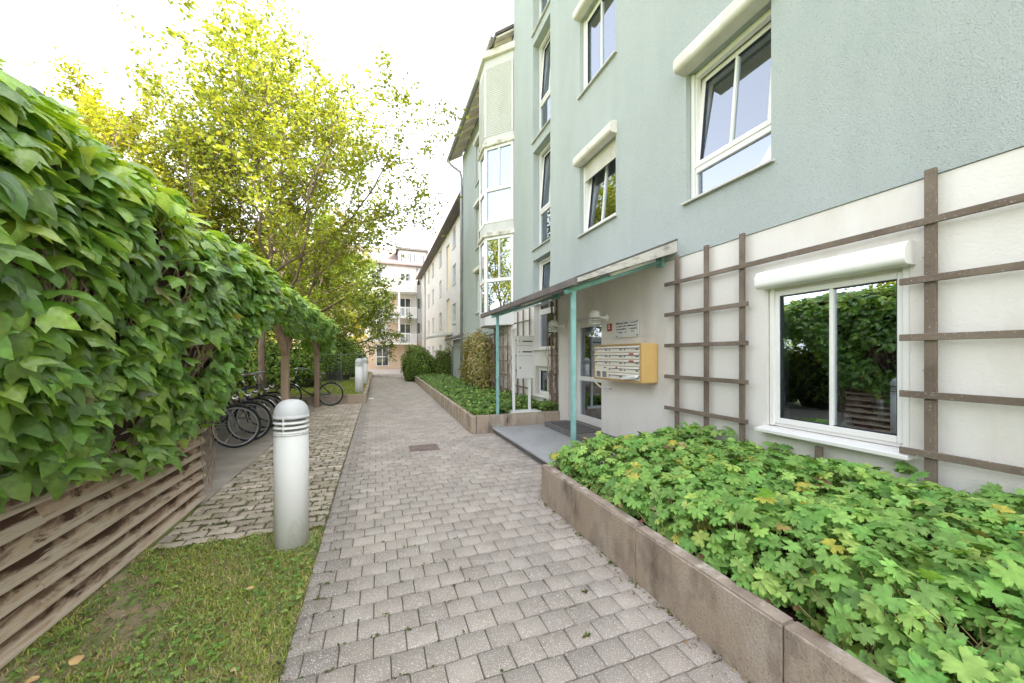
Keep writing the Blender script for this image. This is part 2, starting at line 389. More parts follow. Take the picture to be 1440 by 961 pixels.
def pavers(name, x0, x1, y0, y1, pw, ph, gap, m, half=True, jz=.0022, jt=.07, ch=.0032, dep=.02, clip=None, edge_dark=False, jxy=0.0):
    V = []; F = []; C = []
    rows = int((y1 - y0) / ph)
    k = 0
    for r in range(rows):
        y = y0 + r * ph
        xs = x0 - (pw / 2 if (half and r % 2) else 0)
        while xs < x1:
            a = max(xs, x0) + gap / 2; b = min(xs + pw, x1) - gap / 2
            xs += pw
            if b - a < .02: continue
            c0 = y + gap / 2; c1 = y + ph - gap / 2
            ja, jb = random.uniform(-jxy, jxy), random.uniform(-jxy, jxy)
            a += ja; b += ja; c0 += jb; c1 += jb
            z = random.gauss(0, jz); tx = random.gauss(0, jz); ty = random.gauss(0, jz)
            def q(xx, yy, dz): return (xx, yy, z + dz + tx * (1 if xx > (a + b) / 2 else -1) * .6 + ty * (1 if yy > (c0 + c1) / 2 else -1) * .6)
            o = len(V)
            V += [q(a, c0, -dep), q(b, c0, -dep), q(b, c1, -dep), q(a, c1, -dep),
                  q(a, c0, -ch), q(b, c0, -ch), q(b, c1, -ch), q(a, c1, -ch),
                  q(a + ch, c0 + ch, 0), q(b - ch, c0 + ch, 0), q(b - ch, c1 - ch, 0), q(a + ch, c1 - ch, 0)]
            for i in range(4):
                j = (i + 1) % 4
                F.append((o + i, o + j, o + 4 + j, o + 4 + i)); F.append((o + 4 + i, o + 4 + j, o + 8 + j, o + 8 + i))
            F.append((o + 8, o + 9, o + 10, o + 11))
            t = 1 + random.gauss(0, jt)
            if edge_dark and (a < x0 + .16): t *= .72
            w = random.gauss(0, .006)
            C += [(t * (1 + w), t, t * (1 - w))] * 12
    V = np.array(V); F = np.array(F); C = np.clip(np.array(C), .3, 1.6)
    return tag(rawmesh(name, V, F, m, None, C), kind='structure')

PX0, PX1 = -.41, 1.553
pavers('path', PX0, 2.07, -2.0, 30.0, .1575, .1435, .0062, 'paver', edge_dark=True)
sheet('path_bed', [(PX0 - .02, -2, -.011), (2.07, -2, -.011), (2.07, 30, -.011), (PX0 - .02, 30, -.011)], 'joint')
sheet('plaza', [(-9, 30, -.004), (6, 30, -.004), (6, 46, -.004), (-9, 46, -.004)], 'asphalt')
pavers('bike_yard', -1.6, PX0 - .005, 3.47, 12.0, .20, .125, .018, 'yardpaver', jz=.004, jt=.12, ch=.008, jxy=.006)
sheet('bike_yard_bed', [(-1.62, 3.44, -.013), (PX0 - .02, 3.44, -.013), (PX0 - .02, 12, -.013), (-1.62, 12, -.013)], 'mossjoint')
sheet('shed_floor', [(-4.2, 4.4, -.006), (-1.6, 4.4, -.006), (-1.6, 12, -.006), (-4.2, 12, -.006)], 'shedfloor')
sheet('lawn', [(-1.75, -1.5, -.012), (PX0 - .02, -1.5, -.012), (PX0 - .02, 3.46, -.012), (-1.75, 3.46, -.012)], 'lawnsoil')
sheet('raised_lawn', [(-9, 12.14, .25), (-.36, 12.14, .25), (-.36, 29, .25), (-9, 29, .25)], 'lawnsoil')

# grass of the near lawn -----------------------------------------------------
def blades(n, x0, x1, y0, y1, z, h0, h1, cols, w, bw=.0028, keep=None):
    P = np.stack([rng.uniform(x0, x1, n), rng.uniform(y0, y1, n), np.full(n, z)], 1)
    if keep is not None: P = P[keep(P)]; n = len(P)
    H = rng.uniform(h0, h1, n); a = rng.uniform(0, 2 * PI, n)
    lean = rng.uniform(.2, 1.1, n)
    D = np.stack([np.cos(a) * lean, np.sin(a) * lean, np.ones(n)], 1); D = norm(D)
    side = np.stack([-np.sin(a), np.cos(a), np.zeros(n)], 1) * bw
    mid = P + D * (H * .55)[:, None]; tip = P + D * H[:, None] + np.stack([np.cos(a), np.sin(a), -np.ones(n) * .5], 1) * (H * .28)[:, None]
    V = np.stack([P - side, P + side, mid + side * .8, mid - side * .8, tip], 1).reshape(-1, 3)
    o = (np.arange(n) * 5)[:, None]
    F = np.concatenate([o + np.array([[0, 1, 2]]), o + np.array([[0, 2, 3]]), o + np.array([[3, 2, 4]])])
    C = np.repeat(palette(n, cols, w), 5, 0)
    return V, F, C
def patch(P, f=2.1, s=0.0): return np.sin(P[:, 0] * f * 2.3 + 1.3 + s) * np.cos(P[:, 1] * f * 1.7 + .4 + s) + .5 * np.sin(P[:, 0] * 11 + P[:, 1] * 7 + s)
bare = lambda P: (rng.uniform(-1.3, 1.0, len(P)) < patch(P) + .25 - .9 * (P[:, 0] < -1.30) ) & (P[:, 1] < 3.50 + .05 * np.sin(P[:, 0] * 19))
V, F, C = blades(62000, -1.66, PX0 - .0, 1.2, 3.53, -.012,   .012, .046, [(.31, .39, .075), (.38, .46, .10), (.56, .49, .25), (.19, .28, .06)], [4, 3, 4.0, 2], keep=bare, bw=.0022)
tag(rawmesh('grass', V, F, 'grass', None, C), 'short patchy grass between the plank fence and the paved path', 'grass', kind='stuff')
n = 2600
P = np.stack([rng.uniform(-1.55, PX0 - .02, n), rng.uniform(1.2, 3.42, n), rng.uniform(.0, .045, n)], 1)
P = P[patch(P, 2.1, 2.0) + rng.normal(0, .7, len(P)) > .0]; P = np.repeat(P, 3, 0) ; n = len(P)
ang = np.tile(np.array([0, 2.09, 4.19]), n // 3) + np.repeat(rng.uniform(0, 6.28, n // 3), 3)
T = np.stack([np.cos(ang), np.sin(ang), .1 * np.ones(n)], 1)
leafcloud('clover', *BROAD, P, np.array([[0, 0, 1.]]) + rnd(n, .22), T, np.repeat(rng.uniform(.010, .025, n // 3), 3), np.repeat(palette(n // 3, [(.20, .36, .08), (.29, .43, .11), (.15, .26, .07)], [3, 2, 2]), 3, 0), 'gleaf')
tag(bpy.data.objects['clover'], 'clover and small weeds growing through the near lawn', 'weeds', kind='stuff')
V, F, C = blades(26000, -5.5, -.42, 12.16, 20, .25, .04, .10, [(.26, .34, .05), (.34, .40, .07), (.18, .26, .05)], [4, 3, 3], bw=.006)
tag(rawmesh('lawn_grass', V, F, 'grass', None, C), 'mown grass of the raised lawn behind the low kerb', 'grass', kind='stuff')
n = 1300
P = np.stack([-1.66 + 1.2 * rng.uniform(0, 1, n) ** 1.7, rng.uniform(1.3, 3.4, n), rng.uniform(-.005, .012, n)], 1)
leafcloud('lawn_litter', *BROAD, P, np.array([[0, 0, 1.]]) + rnd(n, .5), rnd(n), rng.uniform(.008, .03, n), palette(n, [(.30, .20, .11), (.20, .13, .08), (.45, .36, .24), (.22, .28, .09)], [3, 3, 2, 2]), 'gleaf')
tag(bpy.data.objects['lawn_litter'], 'dry bits and crumbs on the bare lawn along the plank fence', 'litter', kind='stuff')
n = 330
P = np.concatenate([np.stack([PX0 + np.abs(rng.normal(0, .10, n // 2)), rng.uniform(1.2, 11, n // 2), rng.uniform(.003, .008, n // 2)], 1),
                    np.stack([PX1 - .01 - np.abs(rng.normal(0, .07, n // 2)), rng.uniform(.9, 3.4, n // 2), rng.uniform(.003, .008, n // 2)], 1)])
n = len(P); leafcloud('path_litter', *BROAD, P, np.array([[0, 0, 1.]]) + rnd(n, .35), rnd(n), rng.uniform(.006, .020, n), palette(n, [(.30, .20, .11), (.18, .12, .08), (.45, .36, .20), (.24, .28, .09)], [3, 3, 2, 1]), 'gleaf')
tag(bpy.data.objects['path_litter'], 'tiny dry leaf crumbs gathered along both path edges', 'litter', kind='stuff')
# weeds and moss in the joints
wp = []
for _ in range(150):
    y = random.uniform(1.5, 5.5); r = round(y / .1435); x = PX0 + random.random() ** 2 * 1.0 + .08
    wp.append((x, -2 + .1435 * round((y + 2) / .1435) , .0))
for _ in range(1500):
    wp.append((random.uniform(-1.58, PX0 - .03), 3.47 + .125 * int(40 * random.random() ** 1.4), .002))
for _ in range(130): wp.append((PX0 - random.uniform(.0, .03), random.uniform(1.3, 9), .002))
for _ in range(60): wp.append((1.545 - random.uniform(0, .012), random.uniform(1, 3.3), .002))
wp += [(1.02, 1.64, .002)] * 6 + [(1.2, 1.95, .002)] * 5
wp = np.repeat(np.array(wp), 5, 0); n = len(wp)
a = rng.uniform(0, 6.28, n)
leafcloud('joint_weeds', *LEAF, wp + rng.normal(0, 1, (n, 3)) * np.array([.012, .003, 0]), np.array([[0, 0, 1.]]) + rnd(n, .4), np.stack([np.cos(a), np.sin(a), .5 * np.ones(n)], 1), rng.uniform(.010, .026, n), palette(n, [(.12, .16, .035), (.16, .16, .05), (.08, .12, .03)], [3, 2, 2]), 'gleaf')
tag(bpy.data.objects['joint_weeds'], 'tiny weeds and moss sprouting from the paving joints', 'weeds', kind='stuff')

# ------------------------------------------------------------------ planters, step
def planter(name, segs, label, top='concrete_top'):
    o = thing(name, segs[0][0:2] + (0,), label, 'planter')
    return o
pl = thing('planter_wall', (PX1, 2.5, 0), 'low brown concrete planter wall in front of the geranium bed', 'planter')
ys = [-1.3, .13, 1.02, 1.93, 2.68, 3.36]
for i in range(len(ys) - 1):
    mb = MB(); mb.box(PX1, PX1 + .085, ys[i] + .0025, ys[i + 1] - .0025, -.1, .345 + random.uniform(-.004, .004))
    s = obj('kerb_slab', mb, 'concrete', pl, bevel=.006)
    mt = MB(); mt.box(PX1 + .006, PX1 + .079, ys[i] + .008, ys[i + 1] - .008, .30, .352); obj('top_edge', mt, 'concrete_top', s, bevel=.003)
mb = MB(); mb.box(PX1 + .09, 2.05, 3.28, 3.355, -.1, .335); obj('end_slab', mb, 'concrete', pl, bevel=.006)
sheet('soil', [(PX1 + .08, -1.4, .27), (XA, -1.4, .27), (XA, 3.3, .31), (PX1 + .08, 3.3, .27)], 'soil')
# second planter wall along the path
pw2 = thing('planter_wall', (1.63, 6.6, 0), 'long low planter wall running along the far half of the path', 'planter')
def wx(y): return 1.63 + (y - 6.57) * (.32 / 14.2)
yy = [6.57 + 1.42 * i for i in range(11)]
for i in range(10):
    mb = MB(); a, b = yy[i] + .003, yy[i + 1] - .003
    mb.prism([(wx(a), a, -.1), (wx(a) + .09, a, -.1), (wx(b) + .09, b, -.1), (wx(b), b, -.1)], (0, 0, .42 + random.uniform(-.004, .004)))
    obj('kerb_slab', mb, 'concrete', pw2, bevel=.006)
for a, b in ((1.73, 2.33), (2.335, 3.12), (3.125, XA)):
    mb = MB(); mb.box(a, b, 6.57, 6.66, -.1, .33); obj('return_slab', mb, 'concrete', pw2, bevel=.006)
sheet('bed_soil', [(1.70, 6.64, .25), (3.6, 6.64, .27), (4.4, 21, .27), (2.02, 21, .25)], 'soil')
st = thing('entrance_step', (2.75, 5, 0), 'grey stone step slab at the house entrance', 'step')
mb = MB(); mb.box(2.05, 3.45, 3.36, 6.565, -.1, .075); obj('riser', mb, 'riser', st, bevel=.004)
mb = MB(); mb.box(2.02, 3.445, 3.362, 6.562, .076, .106); obj('tread', mb, 'slab', st, bevel=.006)
mb = MB(); mb.box(2.98, 3.448, 4.7, 6.3, .107, .20); obj('upper_step', mb, 'riser', st, bevel=.008)
mb = MB(); mb.box(3.02, 3.44, 5.1, 6.1, .201, .215); tag(obj('doormat', mb, 'mat', loc=(3.2, 5.6, .2)), 'dark doormat lying in front of the glass entrance door', 'doormat')
# low kerb round the raised lawn
kb = thing('lawn_kerb', (-.3, 12.05, 0), 'low concrete kerb wall holding the raised lawn left of the path', 'kerb')
for a, b in ((-5.2, -3.6), (-3.595, -2.0), (-1.995, -.30)):
    mb = MB(); mb.box(a, b, 12.0, 12.13, -.1, .27); obj('kerb_slab', mb, 'concrete', kb, bevel=.008)
for i in range(8):
    mb = MB(); mb.box(-.40, -.30, 12.135 + i * 2, 14.13 + i * 2, -.1, .262); obj('kerb_slab', mb, 'concrete', kb, bevel=.008)
# drain cover
dc = thing('drain_cover', (.69, 5.86, 0), 'rusty square drain cover let into the paved path', 'drain cover')
mb = MB()
for a, b, c, d in ((.47, .91, 5.68, 5.71), (.47, .91, 6.01, 6.04), (.47, .50, 5.712, 6.008), (.88, .91, 5.712, 6.008)): mb.box(a, b, c, d, -.02, .009)
obj('frame', mb, 'yardpaver' if False else 'iron', dc)
mb = MB(); mb.box(.502, .878, 5.712, 6.008, -.02, .005)
for i in range(7): mb.box(.53 + i * .048, .552 + i * .048, 5.74, 5.98, .0, .009)
obj('lid', mb, 'iron', dc)
mb = MB(); mb.add([(-.28, 12.95, .006), (-.12, 12.9, .012), (-.08, 13.12, .03), (-.25, 13.2, .008)], [(0, 1, 2, 3)]); mb.add([(-.28, 12.95, .009), (-.12, 12.9, .015), (-.2, 13.0, .05)], [(0, 1, 2)])
tag(obj('paper_scrap', mb, 'paperw', loc=(-.2, 13, 0)), 'crumpled white paper scrap lying on the path', 'litter')
FL = mat('autumn_leaf', (.62, .42, .20), (.55, .30, .12), rough=.7, scale=30)
for i, (x, y, s, l) in enumerate([(-1.30, 2.28, .065, 'larger curled orange leaf fallen on the near lawn'), (-1.40, 2.2, .045, 'small folded orange leaf beside the larger fallen leaf'), (-.72, 2.62, .045, 'pale brown fallen leaf lying in the clover')]):
    mb = MB(); vs = [(px * s, (py - .5) * s * 1.2, .045 + .12 * s * math.sin(px * 4 + py * 3) + .25 * s * abs(px)) for px, py in ((0, 0), (.35, .25), (.38, .6), (0, 1), (-.38, .6), (-.35, .25), (0, .5))]
    ca, sa = math.cos(i * 2 + .6), math.sin(i * 2 + .6)
    mb.add([(x + a * ca - b * sa, y + a * sa + b * ca, c) for a, b, c in vs], [(6, 0, 1), (6, 1, 2), (6, 2, 3), (6, 3, 4), (6, 4, 5), (6, 5, 0)])
    tag(obj('fallen_leaf', mb, FL, loc=(x, y, 0)), l, 'leaf', 'orange leaves fallen on the lawn')
# ------------------------------------------------------------------ building helpers
def wall_x(mb, X, y0, y1, z0, z1, holes, thick=.3, reveal=None):
    """wall facing -X at plane X with rectangular holes (y0,y1,z0,z1); outer face, reveals, top and ends"""
    ysv = sorted({y0, y1, *[h[0] for h in holes], *[h[1] for h in holes]}); ysv = [y for y in ysv if y0 <= y <= y1]
    zsv = sorted({z0, z1, *[h[2] for h in holes], *[h[3] for h in holes]}); zsv = [z for z in zsv if z0 <= z <= z1]
    for i in range(len(ysv) - 1):
        for j in range(len(zsv) - 1):
            a, b, c, d = ysv[i], ysv[i + 1], zsv[j], zsv[j + 1]
            cy, cz = (a + b) / 2, (c + d) / 2
            if any(h[0] < cy < h[1] and h[2] < cz < h[3] for h in holes): continue
            mb.quad((X, a, c), (X, a, d), (X, b, d), (X, b, c))
    for a, b, c, d in holes:
        c2, d2 = max(c, z0), min(d, z1)
        if c2 >= d2: continue
        T = X + thick
        mb.quad((X, a, c2), (T, a, c2), (T, a, d2), (X, a, d2)); mb.quad((X, b, c2), (X, b, d2), (T, b, d2), (T, b, c2))
        if c >= z0: mb.quad((X, a, c), (X, b, c), (T, b, c), (T, a, c))
        if d <= z1: mb.quad((X, a, d), (T, a, d), (T, b, d), (X, b, d))
    for y in (y0, y1): mb.quad((X, y, z0), (X, y, z1), (X + thick, y, z1), (X + thick, y, z0))
    for z in (z0, z1): mb.quad((X, y0, z), (X + thick, y0, z), (X + thick, y1, z), (X, y1, z))
ROOMS = []
def room(mb, X, y0, y1, z0, z1, depth=2.4, side=.5):
    a, b, c, d = y0 - side, y1 + side, z0 - .25, z1 + .25
    T = X + depth
    mb.quad((T, a, c), (T, b, c), (T, b, d), (T, a, d))
    mb.quad((X, a, c), (T, a, c), (T, a, d), (X, a, d)); mb.quad((X, b, c), (X, b, d), (T, b, d), (T, b, c))
    mb.quad((X, a, c), (X, b, c), (T, b, c), (T, a, c)); mb.quad((X, a, d), (T, a, d), (T, b, d), (X, b, d))
    # inner face of the outer wall round the opening
    for p, q, r, s in ((a, y0, c, d), (y1, b, c, d), (y0, y1, c, z0), (y0, y1, z1, d)):
        mb.quad((X, p, r), (X, q, r), (X, q, s), (X, p, s))
def ring(mb, X0, X1, y0, y1, z0, z1, w, M=None):
    mb.box(X0, X1, y0, y0 + w, z0, z1, M); mb.box(X0, X1, y1 - w, y1, z0, z1, M)
    mb.box(X0, X1, y0 + w, y1 - w, z0, z0 + w, M); mb.box(X0, X1, y0 + w, y1 - w, z1 - w, z1, M)
def halfbox(mb, X, y0, y1, z0, z1, dep, n=6):
    """roller shutter box with a rounded front"""
    h = z1 - z0; pts = [(X, y0, z0), (X, y0, z1)]
    r = min(dep, h * .5)
    for i in range(n + 1):
        a = PI / 2 * (1 - i / n); pts.append((X - dep + r - r * math.cos(a) , y0, z1 - r + r * math.sin(a)))
    for i in range(n + 1):
        a = PI / 2 * i / n; pts.append((X - dep + r * .5 - r * .5 * math.cos(a), y0, z0 + r * .5 - r * .5 * math.sin(a)))
    mb.prism(pts, (0, y1 - y0, 0))
def shutterslats(mb, X, y0, y1, z0, z1, p=.042):
    z = z1
    while z > z0 + .005:
        zb = max(z - p, z0); mb.prism([(X, y0, zb + .004), (X - .004, y0, zb + .004), (X - .010, y0, (z + zb) / 2), (X - .004, y0, z), (X, y0, z)], (0, y1 - y0, 0)); z = zb
def window(b, X, y0, y1, z0, z1, rooms, recess=.1, box=None, tilt=0.0, low=None, mull=True, shutter=0.0, sill='sill_metal', curtain=False, label=None, boxdep=.13, fw=.055, boxmat='upvc_old', guide=True, sw=.062):
    F = X + recess
    mb = MB(); ring(mb, F, F + .07, y0 + .004, y1 - .004, z0 + .004, z1 - .004, fw)
    zl = z0 + fw
    if low: mb.box(F, F + .07, y0 + fw, y1 - fw, z0 + low, z0 + low + .07); zl = z0 + low + .07
    if guide:
        for a in (y0 + .006, y1 - .046): mb.box(F - .03, F - .003, a, a + .04, z0 + .01, z1 - .01)
    w = obj('window', mb, 'upvc', b, bevel=.005)
    if label: w['label'] = label
    mp = MB(); ms = MB(); mg = MB()
    if low: mp.box(F + .03, F + .036, y0 + fw - .01, y1 - fw + .01, z0 + fw - .01, z0 + low + .01)
    M = None
    if tilt:
        piv = Vector((F + .03, 0, zl)); M = Matrix.Translation(piv) @ Matrix.Rotation(tilt, 4, 'Y') @ Matrix.Translation(-piv)
    a, c, d, e = y0 + fw - .012, y1 - fw + .012, zl - .012, z1 - fw + .012
    ring(ms, F - .012, F + .05, a, c, d, e, sw, M)
    if mull: ms.box(F - .008, F + .045, (a + c) / 2 - .014, (a + c) / 2 + .014, d + sw, e - sw, M)
    q = sw - .007; mp.box(F + .02, F + .026, a + q, c - q, d + q, e - q, M)
    ring(mg, F - .0005, F + .0185, a + sw + .0005, c - sw - .0005, d + sw + .0005, e - sw - .0005, .006, M)
    obj('sash', ms, 'upvc', w, bevel=.006); obj('pane', mp, 'glass', w); obj('gasket', mg, 'gasket', w)
    if sill:
        m2 = MB(); m2.prism([(X - .05, y0 - .035, z0 - .03), (X - .05, y0 - .035, z0 - .008), (F, y0 - .035, z0 + .006), (F, y0 - .035, z0 - .012), (X + .0, y0 - .035, z0 - .022)], (0, y1 - y0 + .07, 0))
        obj('sill', m2, sill, w, bevel=.003)
    if box:
        m2 = MB(); halfbox(m2, X + .02, y0 - .03, y1 + .03, z1 - .012, z1 + box, boxdep + .02); obj('shutter_box', m2, boxmat, w, bevel=.004)
    if shutter:
        m2 = MB(); shutterslats(m2, F - .012, y0 + .046, y1 - .046, z1 - shutter, z1); obj('shutter', m2, 'upvc_old', w)
    if curtain:
        m2 = MB(); nn = 40
        vs = []
        for i in range(nn + 1):
            t = i / nn; yv = y0 + (y1 - y0) * t; xv = F + .2 + .025 * math.sin(t * 38); vs += [(xv, yv, z0), (xv, yv, z1)]
        m2.add(vs, [(2 * i, 2 * i + 2, 2 * i + 3, 2 * i + 1) for i in range(nn)], True); obj('curtain', m2, 'curtain', w)
    rm_ = MB(); room(rm_, X + .3, y0, y1, z0, z1); obj('room', rm_, 'room', w)
    return w

# ------------------------------------------------------------------ apartment building at the entrance
ZT = 12.2; ZP = 2.64; XB = 3.53; XC = 3.57
ab = thing('apartment_building', (XA, 3, 0), 'pale turquoise rendered apartment house with white ground floor along the path', 'building')
rooms = MB()
Alow = (1.42, 2.40, .79, 2.08); door = (5.12, 6.22, .0, 2.12)
Aup = [(2.36, 3.36, 3.26, 4.78), (4.72, 5.78, 3.60, 4.86), (4.72, 5.78, 6.10, 7.5), (2.36, 3.36, 5.85, 7.3), (4.72, 5.78, 8.6, 10.0), (2.36, 3.36, 8.4, 9.9)]
mb = MB(); wall_x(mb, XA - .012, -8, 6.98, ZP, ZT, Aup, .3)
mbw = MB(); wall_x(mbw, XA, -8, 6.62, -.1, ZP - .004, [Alow, door], .3)
Bw = [(7.02, 8.1, 3.98, 6.32), (7.02, 8.1, 6.56, 8.9), (7.02, 8.1, 9.14, 11.4), (7.02, 8.1, ZP + .001, 3.72)]
wall_x(mb, XB, 6.99, 9.42, ZP, ZT + 1.5, Bw, .3)
Bwl = [(7.02, 8.1, 1.6, ZP - .002), (7.05, 8.0, .52, 1.2), (9.3 - .2, 9.9, .75, 2.2)]
wall_x(mbw, XB + .012, 6.63, 10.5, -.1, ZP - .004, Bwl[:2], .3)
Cw = [(12.9, 13.7, 3.05, 4.6), (12.9, 13.7, 5.5, 7.1), (12.9, 13.7, 7.95, 9.5)]
wall_x(mb, XC, 9.43, 16.0, .0, 10.3, Cw, .3)
obj('facade', mb, 'teal', ab); obj('ground_floor_wall', mbw, 'white_wall', ab)
# unseen body behind the facade, put in to block the sun
mb = MB(); mb.box(7, 13, -8, 6.98, 0, ZT); mb.box(7, 13, 6.985, 16, 0, 10.3); mb.box(XA + .3, 7, -8, -7.7, 0, ZT); mb.box(XC + .3, 7, 15.7, 15.99, 0, 10.3)
mb.box(XA + .3, 7, -7.7, 6.6, ZT - .3, ZT); mb.box(XC + .31, 6.99, 9.5, 15.69, 9.9, 10.29); mb.box(XB + .31, 6.99, 6.63, 9.41, ZT - .3, ZT + 1.5)
obj('unseen_body', mb, 'white2', ab)
# windows
window(ab, XA, *Alow, rooms, recess=.045, box=.15, tilt=0, sill=None, boxdep=.14, fw=.045, boxmat='upvc', sw=.05)
W0 = [o for o in ab.children if o.name.startswith('window')][-1]
mb = MB(); mb.prism([(XA - .11, Alow[0] - .03, .742), (XA - .11, Alow[0] - .03, .772), (XA + .04, Alow[0] - .03, .792), (XA + .04, Alow[0] - .03, .742)], (0, Alow[1] - Alow[0] + .08, 0)); obj('sill', mb, 'upvc', W0, bevel=.004)
A1 = Aup[0]; window(ab, XA - .012, *A1, rooms, recess=.10, box=.2, tilt=.10, low=.34, boxdep=.17, label='tilted open window above the white ground floor')
window(ab, XA - .012, *Aup[1], rooms, recess=.10, box=.18, tilt=.10, low=None, shutter=.3, label='tilted window with its shutter part way down')
window(ab, XA - .012, *Aup[2], rooms, recess=.10, box=.18)
for h in Aup[3:]: window(ab, XA - .012, *h, rooms, recess=.10, box=.18)
for i, h in enumerate(Bw[:3]): window(ab, XB, *h, rooms, recess=.16, tilt=.075, low=.85, guide=False, curtain=(i == 2))
window(ab, XB, 7.02, 8.1, 1.6, 3.72, rooms, recess=.16, tilt=.05, low=.82, guide=False, sill='upvc', curtain=True)
window(ab, XB + .012, *Bwl[1], rooms, recess=.10, sill='upvc', mull=True, guide=False)
for i, h in enumerate(Cw): window(ab, XC, *h, rooms, recess=.1, box=.17, mull=False, boxdep=.1, fw=.05)
# metal bar across the stair window
# entrance door
ed = MB(); D = XA + .17
dz0 = .2
ring(ed, D, D + .07, 5.124, 6.216, dz0, 2.116, .055)
do = obj('entrance_door', ed, 'upvc', ab, bevel=.005)
ms = MB(); ring(ms, D - .01, D + .05, 5.185, 6.155, dz0 + .05, 2.055, .085); ms.box(D - .008, D + .048, 5.27, 6.07, .98, 1.06); obj('leaf_frame', ms, 'upvc', do, bevel=.006)
mp = MB(); mp.box(D + .015, D + .022, 5.26, 6.08, dz0 + .12, .985); mp.box(D + .015, D + .022, 5.26, 6.08, 1.055, 1.975); obj('pane', mp, 'glass', do)
mh = MB(); mh.tube([(D - .012, 5.23, 1.0), (D - .07, 5.23, 1.0), (D - .07, 5.23, 1.45), (D - .012, 5.23, 1.45)], .012); obj('handle', mh, 'steel', do)
rm = MB(); room(rm, XA + .3, *door[:2], .2, 2.1, depth=3.4, side=.4); rm.box(XA + .001, XA + .3, 5.12, 6.22, .1, .198); obj('hallway', rm, 'room', ab)
# peeling plaster patch near the door foot: real relief on the wall
# bay window stack
P0 = Vector((XB - .002, 9.44)); P1 = Vector((2.90, 10.10)); P2 = Vector((2.93, 10.78)); P3 = Vector((XC, 11.45))
def bay_prism(mb, z0, z1, grow=0.0):
    c = Vector((XC, 10.5)); pts = []
    for p in (Vector((XC + .05, 9.44)), P0, P1, P2, P3, Vector((XC + .05, 11.45))):
        q = p.copy()
        if p in (P1, P2): q = q + Vector((-1, 0)) * grow + Vector((0, -1 if p == P1 else 1)) * grow * .6
        if p == P0: q = q + Vector((0, -grow))
        pts.append((q.x, q.y, z0))
    mb.prism(pts[::-1], (0, 0, z1 - z0))
bay = MB()
for a, b_ in ((2.30, 2.62), (4.86, 5.20), (7.42, 7.66), (9.62, 10.1)): bay_prism(bay, a, b_)
for p in (P1, P2): bay.box(p.x + .01, p.x + .06, p.y - .025, p.y + .025, 2.3, 10.1)
bw = obj('bay_window', bay, 'baywhite', ab, bevel=.01); bw['label'] = 'white angular bay window stacked over several storeys'
for z in (4.80, 7.36):
    lg = MB(); bay_prism(lg, z, z + .13, .07); obj('ledge', lg, 'ledge', bw, bevel=.03)
lg = MB(); bay_prism(lg, 9.86, 10.06, .10); obj('shutter_box', lg, 'upvc_old', bw, bevel=.04)
def bayface(A, B, z0, z1, mode, fr, pn):
    d = (B - A); Lh = d.length; d.normalize(); nrm = Vector((d.y, -d.x))
    if nrm.x > 0: nrm = -nrm
    M = Matrix(((d.x, nrm.x, 0, A.x), (d.y, nrm.y, 0, A.y), (0, 0, 1, 0), (0, 0, 0, 1)))
    def bx(mb, u0, u1, n0, n1, a, b_): mb.box(u0, u1, n0, n1, a, b_, M)
    zm = z0 + (z1 - z0) * .44
    f = .075
    bx(fr, .0, f, -.06, .012, z0, z1); bx(fr, Lh - f, Lh, -.06, .012, z0, z1)
    bx(fr, f, Lh - f, -.06, .012, z0, z0 + f); bx(fr, f, Lh - f, -.06, .012, z1 - f, z1); bx(fr, f, Lh - f, -.06, .012, zm - .05, zm + .05)
    if Lh > .75: bx(fr, Lh / 2 - .02, Lh / 2 + .02, -.05, .006, zm + .05, z1 - f)
    bx(pn, f - .01, Lh - f + .01, -.03, -.024, z0 + f - .01, z1 - f + .01)
fr = MB(); pn = MB()
for z0, z1 in ((2.62, 4.80), (5.20, 7.36)):
    for A, B in ((P0, P1), (P1, P2), (P2, P3)): bayface(A, B, z0, z1, 0, fr, pn)
obj('frame', fr, 'upvc', bw, bevel=.006); obj('pane', pn, 'glass', bw)
# curtains inside the bay and the closed shutter of its top storey
cu = MB()
vs = []
for i in range(61):
    t = i / 60; p = P0.lerp(P1, .04 + .92 * t) + Vector((.14, .16)) + Vector((.7, .7)) * .02 * math.sin(t * 60); vs += [(p.x, p.y, 5.2), (p.x, p.y, 7.36)]
cu.add(vs, [(2 * i, 2 * i + 2, 2 * i + 3, 2 * i + 1) for i in range(60)], True); obj('curtain', cu, 'curtain', bw)
dk = MB(); dk.quad((XC - .05, 9.5, 2.6), (XC - .05, 11.4, 2.6), (XC - .05, 11.4, 7.4), (XC - .05, 9.5, 7.4)); obj('inner_wall', dk, 'room', bw)
sh = MB()
for A, B in ((P0, P1), (P1, P2), (P2, P3)):
    d = (B - A); Lh = d.length; d.normalize(); nrm = Vector((d.y, -d.x)); nrm = -nrm if nrm.x > 0 else nrm
    M = Matrix(((d.x, nrm.x, 0, A.x), (d.y, nrm.y, 0, A.y), (0, 0, 1, 0), (0, 0, 0, 1)))
    z = 7.66
    sh.box(0.0, .06, -.05, .012, 7.66, 9.62, M); sh.box(Lh - .06, Lh, -.05, .012, 7.66, 9.62, M)
    while z < 9.6:
        sh.prism([(.06, -.012, z), (.06, -.004, z + .010), (.06, .008, z + .024), (.06, .006, z + .046), (.06, -.012, z + .0515)], (Lh - .12, 0, 0), M); z += .0515
obj('shutter', sh, 'baywhite', bw)
